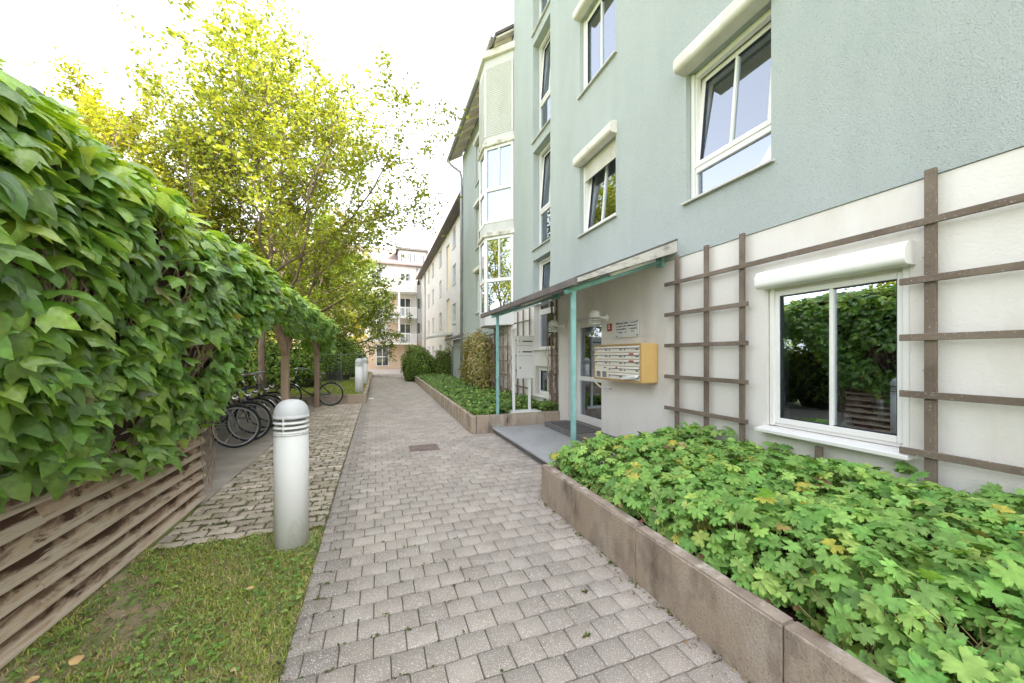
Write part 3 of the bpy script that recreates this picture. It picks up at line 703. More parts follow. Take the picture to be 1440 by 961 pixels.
# roof with eave over the recessed wing
rf = MB()
e0 = 9.5
rf.prism([(3.02, e0, 10.16), (3.02, e0, 10.24), (8.3, e0, 14.3), (13.6, e0, 10.24), (13.6, e0, 10.16), (8.3, e0, 14.2)], (0, 16.35 - e0, 0))
roof = obj('roof', rf, 'roof', ab)
so = MB(); so.prism([(3.06, e0 + .02, 10.10), (3.06, e0 + .02, 10.155), (3.62, e0 + .02, 10.58), (3.62, e0 + .02, 10.52)], (0, 16.3 - e0, 0)); obj('soffit', so, 'soffit', roof)
rt = MB()
for i in range(10):
    rt = MB(); y = e0 + .2 + i * .7; rt.prism([(3.08, y, 10.02), (3.08, y, 10.10), (3.575, y, 10.49), (3.575, y, 10.33)], (0, .09, 0)); obj('rafter', rt, 'soffit', roof)
gt = MB()
pts = [(2.97 + .07 * math.cos(a), 0, 10.15 + .07 * math.sin(a)) for a in np.linspace(PI, 2 * PI, 9)] + [(2.97 + .06 * math.cos(a), 0, 10.15 + .06 * math.sin(a)) for a in np.linspace(2 * PI, PI, 9)]
gt.prism([(p[0], e0, p[2]) for p in pts], (0, 16.4 - e0, 0)); obj('gutter', gt, 'zinc', roof)
rf2 = MB(); rf2.prism([(3.0, -8.2, ZT + .02), (3.0, -8.2, ZT + .1), (8.2, -8.2, 15.5), (13.3, -8.2, ZT + .1), (13.3, -8.2, ZT + .02)], (0, 7.0 + 8.2, 0)); obj('roof', rf2, 'roof', ab)  # second roof is unseen, put in to block the sun
dp = MB(); dp.tube([(2.97, 16.1, 10.1), (2.97, 16.1, 9.95), (3.1, 16.05, 9.8), (3.46, 15.98, 9.55), (3.50, 15.96, 9.3), (3.50, 15.96, 0.1)], .055, 10); obj('downpipe', dp, 'zinc', ab)

# ------------------------------------------------------------------ entrance canopy
cn = thing('entrance_canopy', (2.7, 5.2, .1), 'sloping glazed entrance canopy on turquoise steel posts', 'canopy')
def rz(x): return 2.24 + (x - 2.03) / (3.44 - 2.03) * .50
mb = MB(); mb.prism([(2.05, 3.53, rz(2.05)), (2.05, 3.53, rz(2.05) + .03), (3.43, 3.53, rz(3.43) + .03), (3.43, 3.53, rz(3.43))], (0, 3.72, 0)); obj('roof_sheet', mb, 'canopysheet', cn)
mb = MB(); mb.box(1.995, 2.045, 3.5, 7.28, 2.215, 2.295); obj('front_edge', mb, 'gutterbrown', cn, bevel=.004)
mb = MB(); mb.prism([(2.05, 3.49, rz(2.05) + .0), (2.05, 3.49, rz(2.05) + .05), (3.436, 3.49, rz(3.44) + .11), (3.436, 3.49, rz(3.44) - .03)], (0, .035, 0)); obj('side_board', mb, 'canopyboard', cn, bevel=.003)
mb = MB(); mb.prism([(2.05, 3.488, rz(2.05) + .055), (2.05, 3.488, rz(2.05) + .07), (3.436, 3.488, rz(3.44) + .135), (3.436, 3.488, rz(3.44) + .115)], (0, 3.78, 0)); obj('roof_cover', mb, 'roof', cn)
for y in (3.76, 6.62):
    mb = MB(); mb.box(2.125, 2.175, y - .025, y + .025, .108, rz(2.15) - .05); p = obj('post', mb, 'teal_metal', cn, bevel=.004)
    m2 = MB(); m2.box(2.09, 2.21, y - .06, y + .06, .107, .119); obj('foot_plate', m2, 'teal_metal', p)
    mb = MB(); mb.tube([(2.04, y, rz(2.04) - .06), (3.40, y, rz(3.40) - .07)], .034, 14); r_ = obj('rafter', mb, 'teal_metal', cn)
    m2 = MB(); m2.box(3.40, 3.449, y - .05, y + .05, rz(3.4) - .14, rz(3.4) + .0); obj('wall_bracket', m2, 'teal_metal', r_, bevel=.003)
    m2 = MB(); m2.tube([(3.25, y - .09, rz(3.25) - .035), (2.6, y - .09, rz(2.6) - .035)], .022, 10); obj('light_tube', m2, 'upvc', r_)
for x in (2.35, 2.75, 3.15):
    mb = MB(); mb.tube([(x, 3.54, rz(x) - .014), (x, 7.24, rz(x) - .014)], .012, 8); obj('glazing_bar', mb, 'zinc', cn)

# ------------------------------------------------------------------ wall trellis by the ground floor window
tr = thing('wall_trellis', (XA - .06, 1.8, .5), 'weathered dark wooden trellis mounted around the ground floor window', 'trellis')
def upright(parent, y, z0, z1, w=.05, X=XA):
    mb = MB(); mb.box(X - .075, X - .045, y - w / 2, y + w / 2, z0, z1); o = obj('upright', mb, 'trellis', parent, bevel=.003)
    m2 = MB()
    for z in np.arange(z0 + .25, z1 - .1, .75): m2.tube([(X - .05, y + w / 2 + .012, z), (X - .001, y + w / 2 + .012, z)], .006, 6)
    if m2.v: obj('spacer', m2, 'zinc', o)
def rail(parent, z, y0, y1, h=.045, X=XA):
    mb = MB(); mb.box(X - .098, X - .0755, y0, y1, z - h / 2, z + h / 2); obj('rail', mb, 'trellis', parent, bevel=.003)
for y in (3.45, 3.03, 2.61): upright(tr, y, .40, 2.655)
upright(tr, 1.295, .35, 2.665, .055)
upright(tr, 1.94, .40, .705)
rail(tr, 2.325, -1.4, 3.62)
for z in (1.95, 1.57, 1.19, .805):
    rail(tr, z, 2.53, 3.62); rail(tr, z, -1.4, 1.435)
upright(tr, .42, .35, 2.665, .055); upright(tr, -.45, .35, 2.665, .055)

# ------------------------------------------------------------------ mailboxes, signs, lamps
mbx = thing('mailbox_unit', (3.3, 4.32, 1.08), 'ochre wall unit of cream letterboxes beside the entrance door', 'mailboxes')
MY0, MY1, MZ0, MZ1, MX = 3.82, 4.90, 1.085, 1.61, 3.17
mb = MB(); mb.box(MX + .012, XA - .004, MY0, MY1, MZ0, MZ1); obj('housing', mb, 'ochre', mbx, bevel=.02, seg=3)
mb = MB(); ring(mb, MX - .006, MX + .012, MY0 + .004, MY1 - .004, MZ0 + .004, MZ1 - .004, .022); obj('rim', mb, 'ochre_rim', mbx, bevel=.004)
cw = (MY1 - MY0 - .056) / 3; rh = (MZ1 - MZ0 - .056) / 5
for c in range(3):
    for r in range(5):
        y0 = MY0 + .028 + c * cw; z0 = MZ0 + .028 + r * rh
        if c == 2 and r < 2:
            if r == 0:
                mb = MB(); mb.box(MX - .004, MX + .01, y0 + .004, y0 + cw - .004, z0 + .003, z0 + 2 * rh - .003); ic = obj('intercom', mb, 'cream', mbx, bevel=.004)
                m2 = MB()
                for i in range(2):
                    for j in range(5): m2.box(MX - .008, MX - .0045, y0 + .04 + i * .15, y0 + .14 + i * .15, z0 + .02 + j * .017, z0 + .03 + j * .017)
                m2.box(MX - .008, MX - .0045, y0 + .05, y0 + .1, z0 + .15, z0 + .163)
                obj('button_strip', m2, 'dark', ic)
            continue
        mb = MB(); mb.box(MX - .004, MX + .01, y0 + .004, y0 + cw - .004, z0 + .003, z0 + rh * .58); mb.prism([(MX - .004, y0 + .004, z0 + rh * .70), (MX - .022, y0 + .004, z0 + rh * .66), (MX - .006, y0 + .004, z0 + rh - .004), (MX + .01, y0 + .004, z0 + rh - .004)], (0, cw - .008, 0))
        fl = obj('letterbox_door', mb, 'cream', mbx, bevel=.003)
        m2 = MB(); m2.box(MX - .0075, MX + .004, y0 + .02, y0 + cw - .02, z0 + rh * .585, z0 + rh * .66)
        m2.box(MX - .007, MX - .0045, y0 + cw - .05, y0 + cw - .03, z0 + rh * .34, z0 + rh * .52); m2.box(MX - .007, MX - .0045, y0 + .02, y0 + .075, z0 + rh * .36, z0 + rh * .50)
        obj('slot', m2, 'dark', fl)
        if (c, r) in ((0, 2), (1, 1), (0, 3)):
            m2 = MB(); m2.box(MX - .024, MX - .020, y0 + .1, y0 + (.19 if c == 0 else .14), z0 + rh * .66, z0 + rh * .9, ); obj('sticker', m2, 'redsticker', fl)
mb = MB(); mb.box(MX - .06, MX - .006, MY0 + .05, MY0 + .33, MZ0 + .072, MZ0 + .098, Matrix.Translation((MX, MY0 + .2, MZ0 + .085)) @ Matrix.Rotation(-.12, 4, 'X') @ Matrix.Rotation(-.4, 4, 'Y') @ Matrix.Translation((-MX, -MY0 - .2, -MZ0 - .085)))
tag(obj('letter', mb, 'paperw', loc=(MX, MY0 + .2, MZ0)), 'rolled white mail sticking out of a letterbox slot', 'mail')
mb = MB(); mb.tube([(MX + .05, MY1 + .005, MZ0 + .06), (MX + .03, MY1 + .03, MZ0 + .03), (MX + .04, MY1 + .035, MZ0 - .05), (MX + .1, MY1 + .0, MZ0 - .12), (MX + .19, MY1 - .04, MZ0 - .155), (XA - .004, MY1 - .05, MZ0 - .16)], .013, 10)
obj('cable_conduit', mb, 'upvc', mbx)

def fmesh(txt, size, depth=.002):
    cu = bpy.data.curves.new('lettering', 'FONT'); cu.body = txt; cu.size = size; cu.extrude = depth; cu.align_x = 'CENTER'; cu.align_y = 'CENTER'
    o = bpy.data.objects.new('lettering', cu); COL.objects.link(o)
    bpy.context.view_layer.update()
    me = bpy.data.meshes.new_from_object(o.evaluated_get(bpy.context.evaluated_depsgraph_get())); bpy.data.objects.remove(o); return me
hn = thing('house_number', (XA, 4.885, 1.89), 'small dark red house number plate reading 5', 'number plate')
mb = MB(); mb.box(XA - .014, XA - .002, 4.83, 4.945, 1.83, 1.95); obj('plate', mb, 'red', hn, bevel=.003)
me = fmesh('5', .10); me.materials.append(MT['white']); o = bpy.data.objects.new('numeral', me); COL.objects.link(o); o.parent = hn
o.matrix_local = Matrix.Translation((-.016, 0.0025, .005)) @ Matrix(((0, 0, -1, 0), (-1, 0, 0, 0), (0, 1, 0, 0), (0, 0, 0, 1)))
ns = thing('name_sign', (XA, 4.45, 1.84), 'glassy wall sign with lines of small dark lettering above the mailboxes', 'sign')
mb = MB(); mb.box(XA - .022, XA - .015, 4.19, 4.71, 1.715, 1.96); obj('plate', mb, 'plate', ns)
mb = MB()
for y in (4.215, 4.685):
    for z in (1.74, 1.935): mb.tube([(XA - .028, y, z), (XA - .001, y, z)], .010, 10)
obj('standoff', mb, 'dark', ns)
mb = MB()   # illegible small print: uneven strokes set in the five lines of the sign
def scrawl(yl, z, w, h):
    y = yl
    while y > yl - w:
        s = random.uniform(.006, .014) * (h / .02)
        if random.random() < .86:
            mb.box(XA - .0235, XA - .0222, y - s * .7, y, z, z + h * random.choice((.62, .62, 1, .8)))
        y -= s
for yl, z, w, h in ((4.69, 1.915, .27, .032), (4.36, 1.918, .13, .018), (4.69, 1.873, .24, .023), (4.43, 1.873, .2, .022), (4.69, 1.832, .23, .022), (4.40, 1.83, .17, .02), (4.66, 1.785, .1, .018), (4.50, 1.785, .06, .02), (4.36, 1.79, .08, .02)): scrawl(yl, z, w, h)
obj('lettering', mb, 'ink', ns)

def make_wall_lamp(label, loc):
    o = thing('wall_lamp', loc, label, 'lamp', 'domed wall lamps beside the entrance')
    mb = MB(); mb.lathe([(.0, .13), (.03, .127), (.06, .112), (.082, .085), (.092, .05), (.094, .0), (.088, 0), (.0, .0)], (0, 0, 0), 28); obj('dome', mb, 'white', o, world=False)
    mb = MB()
    for k in range(3): z = -.022 - k * .026; mb.lathe([(.05, z), (.094, z - .004), (.094, z - .016), (.05, z - .008), (.05, z)], (0, 0, 0), 28)
    mb.lathe([(0, -.10), (.088, -.098), (.09, -.085), (.0, -.08)], (0, 0, 0), 28); obj('louvre', mb, 'white', o, world=False)
    mb = MB(); mb.lathe([(.045, -.09), (.045, 0)], (0, 0, 0), 16); obj('glass_core', mb, 'lampcore', o, world=False)
    mb = MB(); mb.tube([(.08, 0, .02), (.13, 0, .01), (.2, 0, .01)], .022, 12); mb.tube([(.2, 0, .01), (.222, 0, .01)], .055, 18); obj('bracket', mb, 'white', o, world=False)
    return o
wl = make_wall_lamp('white domed wall lamp above the mailboxes by the red number', (XA - .224, 4.97, 2.04))
w2 = copy_tree(wl); w2.location = (XA - .224, 6.42, 2.01); w2['label'] = 'white domed wall lamp at the house corner beside the dry vine'

# freestanding letterbox panel
lb = thing('letterbox_stand', (2.75, 6.85, .3), 'white free-standing letterbox panel on two posts in the plant bed', 'letterbox')
mb = MB(); mb.box(2.54, 2.59, 6.83, 6.88, .31, 1.84); obj('post', mb, 'white', lb, bevel=.004)
mb = MB(); mb.box(2.885, 2.93, 6.83, 6.88, .31, 1.86); obj('post', mb, 'white', lb, bevel=.004)
mb = MB(); mb.box(2.62, 2.96, 6.77, 6.826, .99, 1.84); cb = obj('cabinet', mb, 'upvc', lb, bevel=.006)
m2 = MB()
for z in (1.72, 1.51): m2.box(2.72, 2.93, 6.764, 6.7685, z, z + .022)
for z in (1.44, 1.645): m2.box(2.63, 2.95, 6.7675, 6.7695, z, z + .004)
m2.box(2.655, 2.665, 6.764, 6.7695, 1.715, 1.745); m2.box(2.655, 2.665, 6.764, 6.7695, 1.505, 1.535); m2.tube([(2.67, 6.755, 1.2), (2.67, 6.7695, 1.2)], .014, 12); obj('slot', m2, 'dark', cb)
mb = MB(); mb.box(2.42, 3.1, 6.68, 7.0, .26, .338); obj('base_slab', mb, 'white', lb, bevel=.01)
# far trellis and dry vine
ft = thing('bed_trellis', (3.4, 9.5, .3), 'dark trellis with bare vines on the white wall behind the letterbox stand', 'trellis')
for y in (6.78, 7.0, 8.2, 8.62, 9.0): upright(ft, y, .3, 2.6, .04, XB + .012)
for z in (.65, 1.05, 1.45, 1.85, 2.3): rail(ft, z, 8.1, 9.2, .035, XB + .012); rail(ft, z, 6.72, 7.06, .035, XB + .012)
bt = thing('bed_trellis', (3.4, 11, .3), 'second dark trellis beside the brown climbing shrub', 'trellis')
for y in (9.7, 10.1, 10.5, 10.9): upright(bt, y, .3, 2.4, .04, XB - .02)
for z in (.5, .9, 1.3, 1.7, 2.1): rail(bt, z, 9.6, 11.4, .035, XB - .02)
bs = thing('cellar_shutter', (3.5, 9.4, .7), 'pale closed roller shutter low on the white wall', 'shutter')
mb = MB(); ring(mb, XB - .03, XB + .011, 9.22, 9.62, .45, 2.2, .04); obj('frame', mb, 'upvc_old', bs)
mb = MB(); shutterslats(mb, XB + .005, 9.26, 9.58, .49, 2.16); obj('slats', mb, 'upvc_old', bs)
def vine(name, loc, label, starts, top, n, wob, m='drystem', r0=.010):
    o = thing(name, loc, label, 'vine')
    mb = MB()
    for i in range(n):
        x, y, z = starts(i); p = [Vector((x, y, z))]
        ph = random.uniform(0, 6)
        while p[-1].z < top - random.uniform(0, .8):
            q = p[-1] + Vector((random.gauss(0, wob * .3), random.gauss(0, wob) + .02 * math.sin(ph + p[-1].z * 8), random.uniform(.08, .13)))
            q.x = min(max(q.x, x - .08), x + .06); q.y = min(max(q.y, y - .22), y + .22); p.append(q)
        k = len(p); mb.tube(p, [r0 * (1 - .6 * j / k) * random.uniform(.8, 1.2) for j in range(k)], 5)
    obj('stems', mb, m, o); return o
vine('dry_vine', (3.4, 6.9, .3), 'bare brown vine twisting up the trellis at the house corner', lambda i: (3.44, 6.88 + random.gauss(0, .06), .3), 2.5, 11, .04, r0=.009)
vine('dry_vine', (3.4, 10.2, .3), 'tangle of bare brown vines hanging on the far trellis', lambda i: (3.36, 10.1 + random.gauss(0, .55), .3 + random.random() * .4), 2.45, 46, .05, r0=.006)

# ------------------------------------------------------------------ geranium bed
def bed_h(x, y):
    t = np.clip((x - 1.66) / .30, 0, 1)
    base = .44 + .18 * np.sqrt(t) + .035 * np.sin(x * 5.1 + y * 3.3) + .025 * np.sin(y * 9 + x * 4) + .015 * np.sin(x * 17 - y * 13)
    return base - .12 * np.clip((y - 3.15) / .25, 0, 1)
n = 4900
P = np.stack([rng.uniform(1.69, 3.42, n), rng.uniform(-1.0, 3.38, n), np.zeros(n)], 1)
near = P[:, 1] < 3.4
P = P[near]; n = len(P)
lay = rng.uniform(0, 1, n) ** 2.0
P[:, 2] = bed_h(P[:, 0], P[:, 1]) - .20 * lay + rng.normal(0, .02, n)
m_ = 520
Pf = np.stack([rng.uniform(1.64, 1.88, m_), rng.uniform(-.9, 3.34, m_), rng.uniform(.31, .47, m_)], 1); P = np.concatenate([P, Pf]); n = len(P)
front = np.clip(1 - (P[:, 0] - 1.69) / .25, 0, 1)
N = np.array([[-.10, -.12, 1.]]) + rnd(n, .29) + np.stack([-front * .7, np.zeros(n), np.zeros(n)], 1)
a = rng.uniform(0, 6.28, n); T = np.stack([np.cos(a), np.sin(a), np.zeros(n)], 1)
Cg = palette(n, [(.23, .42, .10), (.29, .49, .12), (.185, .35, .085), (.38, .54, .13)], [5, 3, 2.6, 1.8], .10)
yl = rng.uniform(0, 1, n) < .034
Cg[yl] = palette(int(yl.sum()), [(.54, .50, .10), (.52, .38, .14), (.32, .22, .13)], [5, 1.4, .8], .12)
gb = leafcloud('ground_cover', *PAL, P, N, T, rng.uniform(.066, .132, n), Cg, 'gleaf', bend=rng.uniform(.3, 1.5, n))
tag(gb, 'dense bed of lobed green geranium leaves in the near planter', 'ground cover', kind='stuff')
mb = MB()
for i in range(620):
    if random.random() < .75: x = random.uniform(1.66, 1.98); 
    else: x = random.uniform(1.9, 3.3)
    y = random.uniform(-.9, 3.35); zt = float(bed_h(np.array(x + .0), np.array(y))) - .03
    x2 = x + random.gauss(-.03, .06); y2 = y + random.gauss(0, .07)
    x0 = x + random.uniform(.0, .12)
    mb.tube([(x0, y, .265), ((x0 + x2) / 2 + random.gauss(0, .015), (y + y2) / 2, (.265 + zt) / 2 + .02), (x2, y2, zt)], [.0032, .0026, .002], 4, caps=False)
tag(obj('geranium_stems', mb, 'stem'), 'thin stems under the geranium leaves along the planter edge', 'stems', kind='stuff')
n = 420
P = np.stack([rng.uniform(1.62, 1.95, n), rng.uniform(-.9, 3.3, n), rng.uniform(.28, .40, n)], 1)
leafcloud('leaf_litter', *BROAD, P, rnd(n, .5) + np.array([[0, 0, 1.]]), rnd(n), rng.uniform(.02, .06, n), palette(n, [(.13, .07, .04), (.22, .12, .06), (.30, .20, .09), (.10, .16, .04)], [4, 3, 1, 1.4]), 'gleaf')
tag(bpy.data.objects['leaf_litter'], 'brown dead leaves on the soil behind the planter wall', 'leaf litter', kind='stuff')

# far bed ground cover
n = 15000
t = rng.uniform(0, 1, n) ** 1.5
Y = 6.7 + t * 14.0
xl = 1.72 + (Y - 6.57) * .0225
P = np.stack([xl + rng.uniform(0, 1, n) * (3.5 - xl), Y, np.zeros(n)], 1)
P[:, 2] = .30 + .06 * np.sin(P[:, 0] * 7) * np.cos(P[:, 1] * 5) + rng.uniform(-.03, .09, n) + .06 * np.clip((P[:, 0] - xl) / .3, 0, 1)
keep = ~((np.abs(P[:, 0] - 2.75) < .36) & (P[:, 1] < 7.02))
P = P[keep]; n = len(P); a = rng.uniform(0, 6.28, n)
leafcloud('ground_cover', *BROAD, P, rnd(n, .35) + np.array([[-.1, -.2, 1.]]), np.stack([np.cos(a), np.sin(a), np.zeros(n)], 1), rng.uniform(.05, .10, n), palette(n, [(.13, .24, .05), (.20, .32, .065), (.28, .37, .09), (.09, .16, .04)], [4, 3, 1.4, 2]), 'gleaf')
tag(bpy.data.objects['ground_cover.001'], 'low creeping green ground cover in the far planter bed', 'ground cover', kind='stuff')

# ------------------------------------------------------------------ bike shed
sh = thing('bike_shed', (-2.4, 4.4, 0), 'wooden bike shelter with lapped plank side wall under climbing leaves', 'shed')
XF = -1.66
z = .03; k = 0
pn = MB()
for k in range(15):
    h = .112
    pn.cur = (random.random(), random.random(), random.random())
    ends = [-1.0, random.choice((1.25, 1.9, 2.6)), 4.49 + random.uniform(-.015, .015)]
    for e_ in range(2):
        ya, yb = ends[e_] + .0015, ends[e_ + 1] - .0015
        out0 = .060 + random.uniform(-.006, .006); tw = random.uniform(-.004, .004); vs = []
        m_ = 14; r1, r2 = random.random(), random.random(); vcol = []
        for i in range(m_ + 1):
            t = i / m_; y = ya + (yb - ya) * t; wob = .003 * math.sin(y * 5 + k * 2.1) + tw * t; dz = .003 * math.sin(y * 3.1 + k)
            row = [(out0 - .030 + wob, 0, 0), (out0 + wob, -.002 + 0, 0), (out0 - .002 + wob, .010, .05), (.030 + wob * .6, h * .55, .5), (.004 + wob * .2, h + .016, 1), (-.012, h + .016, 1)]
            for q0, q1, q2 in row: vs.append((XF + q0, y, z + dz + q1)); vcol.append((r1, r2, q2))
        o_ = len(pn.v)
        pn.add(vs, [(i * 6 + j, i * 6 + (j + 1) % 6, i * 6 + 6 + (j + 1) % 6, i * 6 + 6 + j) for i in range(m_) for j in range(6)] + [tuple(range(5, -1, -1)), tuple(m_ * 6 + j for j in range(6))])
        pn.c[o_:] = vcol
        pn.cur = (random.random(), random.random(), random.random())
    z += h
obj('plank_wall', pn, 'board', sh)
mb = MB(); mb.box(XF - .10, XF - .013, 4.38, 4.47, .0, 2.2); obj('post', mb, 'post', sh, bevel=.005)
XS = -1.58
for y in (7.75, 11.55):
    mb = MB(); mb.box(XS - .06, XS + .06, y - .06, y + .06, 0, 2.12); p = obj('post', mb, 'post', sh, bevel=.006)
    for s in (-1, 1):
        m2 = MB(); m2.prism([(XS - .045, y + s * .062, 1.45), (XS - .045, y + s * .062, 1.6), (XS - .045, y + s * .66, 2.08), (XS - .045, y + s * .8, 2.08)], (.09, 0, 0)); obj('brace', m2, 'post', p, bevel=.004)
for y in (4.42, 7.75, 11.55):
    mb = MB(); mb.box(-4.07, -3.99, y - .04, y + .04, 0, 2.3); obj('post', mb, 'post', sh, bevel=.006)
    mb = MB(); mb.prism([(-4.2, y - .05, 2.32), (-4.2, y - .05, 2.44), (-1.35, y - .05, 2.24), (-1.35, y - .05, 2.12)], (0, .1, 0)); obj('rafter', mb, 'post', sh, bevel=.004)
mb = MB(); mb.box(XS - .05, XS + .05, 4.48, 11.9, 2.10, 2.21); obj('beam', mb, 'post', sh, bevel=.005)
mb = MB(); mb.prism([(-4.4, -1.0, 2.46), (-4.4, -1.0, 2.50), (-1.36, -1.0, 2.30), (-1.36, -1.0, 2.26)], (0, 12.85, 0)); obj('roof', mb, 'roof', sh)

# climbing vine over the shed
ivy = thing('climbing_vine', (-1.6, 4.5, 0), 'thick green climbing vine covering the bike shelter wall and roof', 'vine')
def ivy_surf(y, s):
    """s 0 = bottom hem, .62 = eave bulge, 1 = up on the roof"""
    hem = np.where(y < 4.45, .74 + .10 * np.sin(y * 2.9 + .8) + .05 * np.sin(y * 8.1), np.where(y < 5.2, .84 + (y - 4.45) / .75 * 1.06, 1.90 + .07 * np.sin(y * 2.1) + .05 * np.sin(y * 7)))
    hem = np.where(y > 11.4, 1.72, hem)
    u = np.clip(s / .62, 0, 1); v = np.clip((s - .62) / .38, 0, 1)
    ztop = 2.36 + .04 * np.sin(y * 1.7) + .03 * np.sin(y * 5.3) + .20 * np.exp(-np.maximum(y - 1.2, 0) / 3.2)
    z = hem + (ztop - hem) * u + np.sqrt(v) * .34
    x0 = np.where(y < 4.6, -1.58, -1.42)
    bulge = np.where(y < 4.6, .30, .20) * np.sin(np.clip(u, 0, 1) * PI * .62) ** 1.2
    x = x0 + bulge - v * 1.6 + .05 * np.sin(y * 3.7 + z * 4) + .04 * np.sin(y * 7.9 - z * 6)
    return np.stack([x, y, z], -1)
def ivy_leaves(n, y0, y1, smin, smax, depth):
    Y = rng.uniform(y0, y1, n); S = rng.uniform(0, 1, n)
    P = ivy_surf(Y, S); e = 1e-3
    du = (ivy_surf(Y, np.minimum(S + e, 1)) - ivy_surf(Y, np.maximum(S - e, 0))); dv = ivy_surf(Y + e, S) - ivy_surf(Y - e, S)
    Nn = norm(np.cross(dv, du)); Nn[Nn[:, 0] < -.2] *= -1
    hole = (np.sin(Y * 4.3 + 1) * np.sin(P[:, 2] * 5.1 + Y) + .35 * np.sin(Y * 11 + P[:, 2] * 9) > .34) & (S < .56) & (Y < 4.3)
    keep = ~hole | (rng.uniform(0, 1, n) < .16)
    P, Nn, S, Y = P[keep], Nn[keep], S[keep], Y[keep]; n = len(P)
    P = P + Nn * rng.uniform(-depth, depth * .6, n)[:, None]
    top = np.clip((S - .5) / .3, 0, 1)
    N2 = Nn * .9 + np.array([[0, -.15, .85]]) + rnd(n, .42)
    T = np.array([[.5, -.05, -.95]]) + rnd(n, .48) + np.stack([top * .8, np.zeros(n), top * .5], 1)
    C = palette(n, [(.20, .36, .07), (.25, .44, .085), (.15, .28, .065), (.36, .55, .095), (.30, .26, .10)], [4, 4, 2, 2.6, .12], .16)
    topc = (S > .56) & (rng.uniform(0, 1, n) < .6); C[topc] = palette(int(topc.sum()), [(.38, .56, .07), (.47, .63, .075)], [1, 1], .12)  # top leaves coloured brighter, putting the light up there into their colour
    return P, N2, T, rng.uniform(smin, smax, n), C
parts = [ivy_leaves(3400, .3, 2.6, .065, .16, .09), ivy_leaves(4300, 2.4, 5.3, .065, .145, .09), ivy_leaves(6200, 5.1, 12.0, .07, .135, .10)]
# end curtain at the far corner
n = 560; Yq = rng.uniform(11.6, 12.05, n); Pq = np.stack([rng.uniform(-2.0, -1.15, n), Yq, rng.uniform(1.55, 2.5, n)], 1)
parts.append((Pq, rnd(n, .4) + np.array([[.6, -.7, .4]]), np.array([[.2, -.2, -1.]]) + rnd(n, .4), rng.uniform(.07, .12, n), palette(n, [(.19, .35, .07), (.25, .43, .075)], [1, 1])))
P, N, T, S, C = [np.concatenate([q[i] for q in parts]) for i in range(5)]
leafcloud('foliage', *IVY, P, N, T, S, C, 'leaf', ivy, bend=rng.uniform(.35, 1.3, len(P)), smooth=False)
mb = MB()
for i in range(260):
    y = random.uniform(.4, 5.0); s = random.random() * .4; p = [Vector(ivy_surf(np.array(y), np.array(s))) + Vector((-.08, 0, 0))]
    for k in range(random.randint(4, 9)):
        y += random.gauss(0, .09); s = min(s + random.uniform(.03, .09), .8); p.append(Vector(ivy_surf(np.array(y), np.array(s))) + Vector((-.07 + random.gauss(0, .03), 0, 0)))
    mb.tube(p, random.uniform(.003, .007), 4)
for i in range(16):
    y = random.uniform(4.35, 4.6); p = [Vector((-1.6 + random.gauss(0, .03), y, random.uniform(.1, .3)))]
    while p[-1].z < 1.2: p.append(p[-1] + Vector((random.gauss(0, .012), random.gauss(0, .02), random.uniform(.05, .1))))
    mb.tube(p, .003, 4)
obj('stems', mb, 'drystem', ivy)
# dead brown thatch of the vine behind its leaves
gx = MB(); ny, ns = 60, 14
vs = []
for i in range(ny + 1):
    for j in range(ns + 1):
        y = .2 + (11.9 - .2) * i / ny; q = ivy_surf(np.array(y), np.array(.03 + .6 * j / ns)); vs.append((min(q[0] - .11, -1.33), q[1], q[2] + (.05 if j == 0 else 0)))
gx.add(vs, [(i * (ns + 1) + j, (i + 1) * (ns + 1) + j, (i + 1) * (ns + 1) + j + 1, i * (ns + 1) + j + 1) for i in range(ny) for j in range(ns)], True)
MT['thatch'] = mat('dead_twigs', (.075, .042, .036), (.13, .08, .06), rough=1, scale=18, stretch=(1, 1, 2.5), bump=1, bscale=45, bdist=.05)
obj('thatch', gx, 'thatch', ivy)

# ------------------------------------------------------------------ bollards
def make_bollard(label, loc):
    o = thing('bollard_light', loc, label, 'bollard', 'domed bollard lights along the path')
    r = .118
    mb = MB(); mb.lathe([(0, -.05), (r, -.05), (r, .84), (r - .008, .846), (0, .846)], (0, 0, 0), 40); obj('post', mb, 'bollard', o, world=False)
    mb = MB()
    for k in range(3):
        z = .875 + k * .036; mb.lathe([(.07, z - .012), (r + .002, z - .016), (r + .004, z - .009), (r - .004, z + .001), (.07, z + .006), (.07, z - .012)], (0, 0, 0), 40)
    mb.lathe([(.07, .848), (r + .003, .847), (r + .003, .856), (.07, .862)], (0, 0, 0), 40)
    obj('louvre', mb, 'bollard', o, world=False)
    mb = MB(); mb.lathe([(.066, .84), (.066, .99)], (0, 0, 0), 24); obj('lamp_core', mb, 'lampcore', o, world=False)
    mb = MB(); prof = [(.0, .972), (r + .003, .970), (r + .004, .985)] + [((r + .004) * math.cos(a) ** .75, .985 + .125 * math.sin(a)) for a in np.linspace(0, PI / 2, 12)]
    mb.lathe(prof, (0, 0, 0), 40); obj('cap', mb, 'bollard_cap', o, world=False)
    mb = MB(); mb.box(.0, .012, -.004, .004, .85, .975); ob = obj('strut', mb, 'bollard', o, world=False); ob.matrix_local = Matrix.Rotation(R(-105), 4, 'Z') @ Matrix.Translation((r - .006, 0, 0))
    return o
b0 = make_bollard('tall white bollard light standing in the near lawn', (-.62, 3.25, 0))
b1 = copy_tree(b0); b1.location = (-.53, 12.6, .25); b1['label'] = 'white bollard light on the raised lawn behind the black bicycle'
b2 = copy_tree(b0); b2.location = (-.47, 16.4, .25); b2['label'] = 'farthest white bollard light, at the shrubs beside the path'

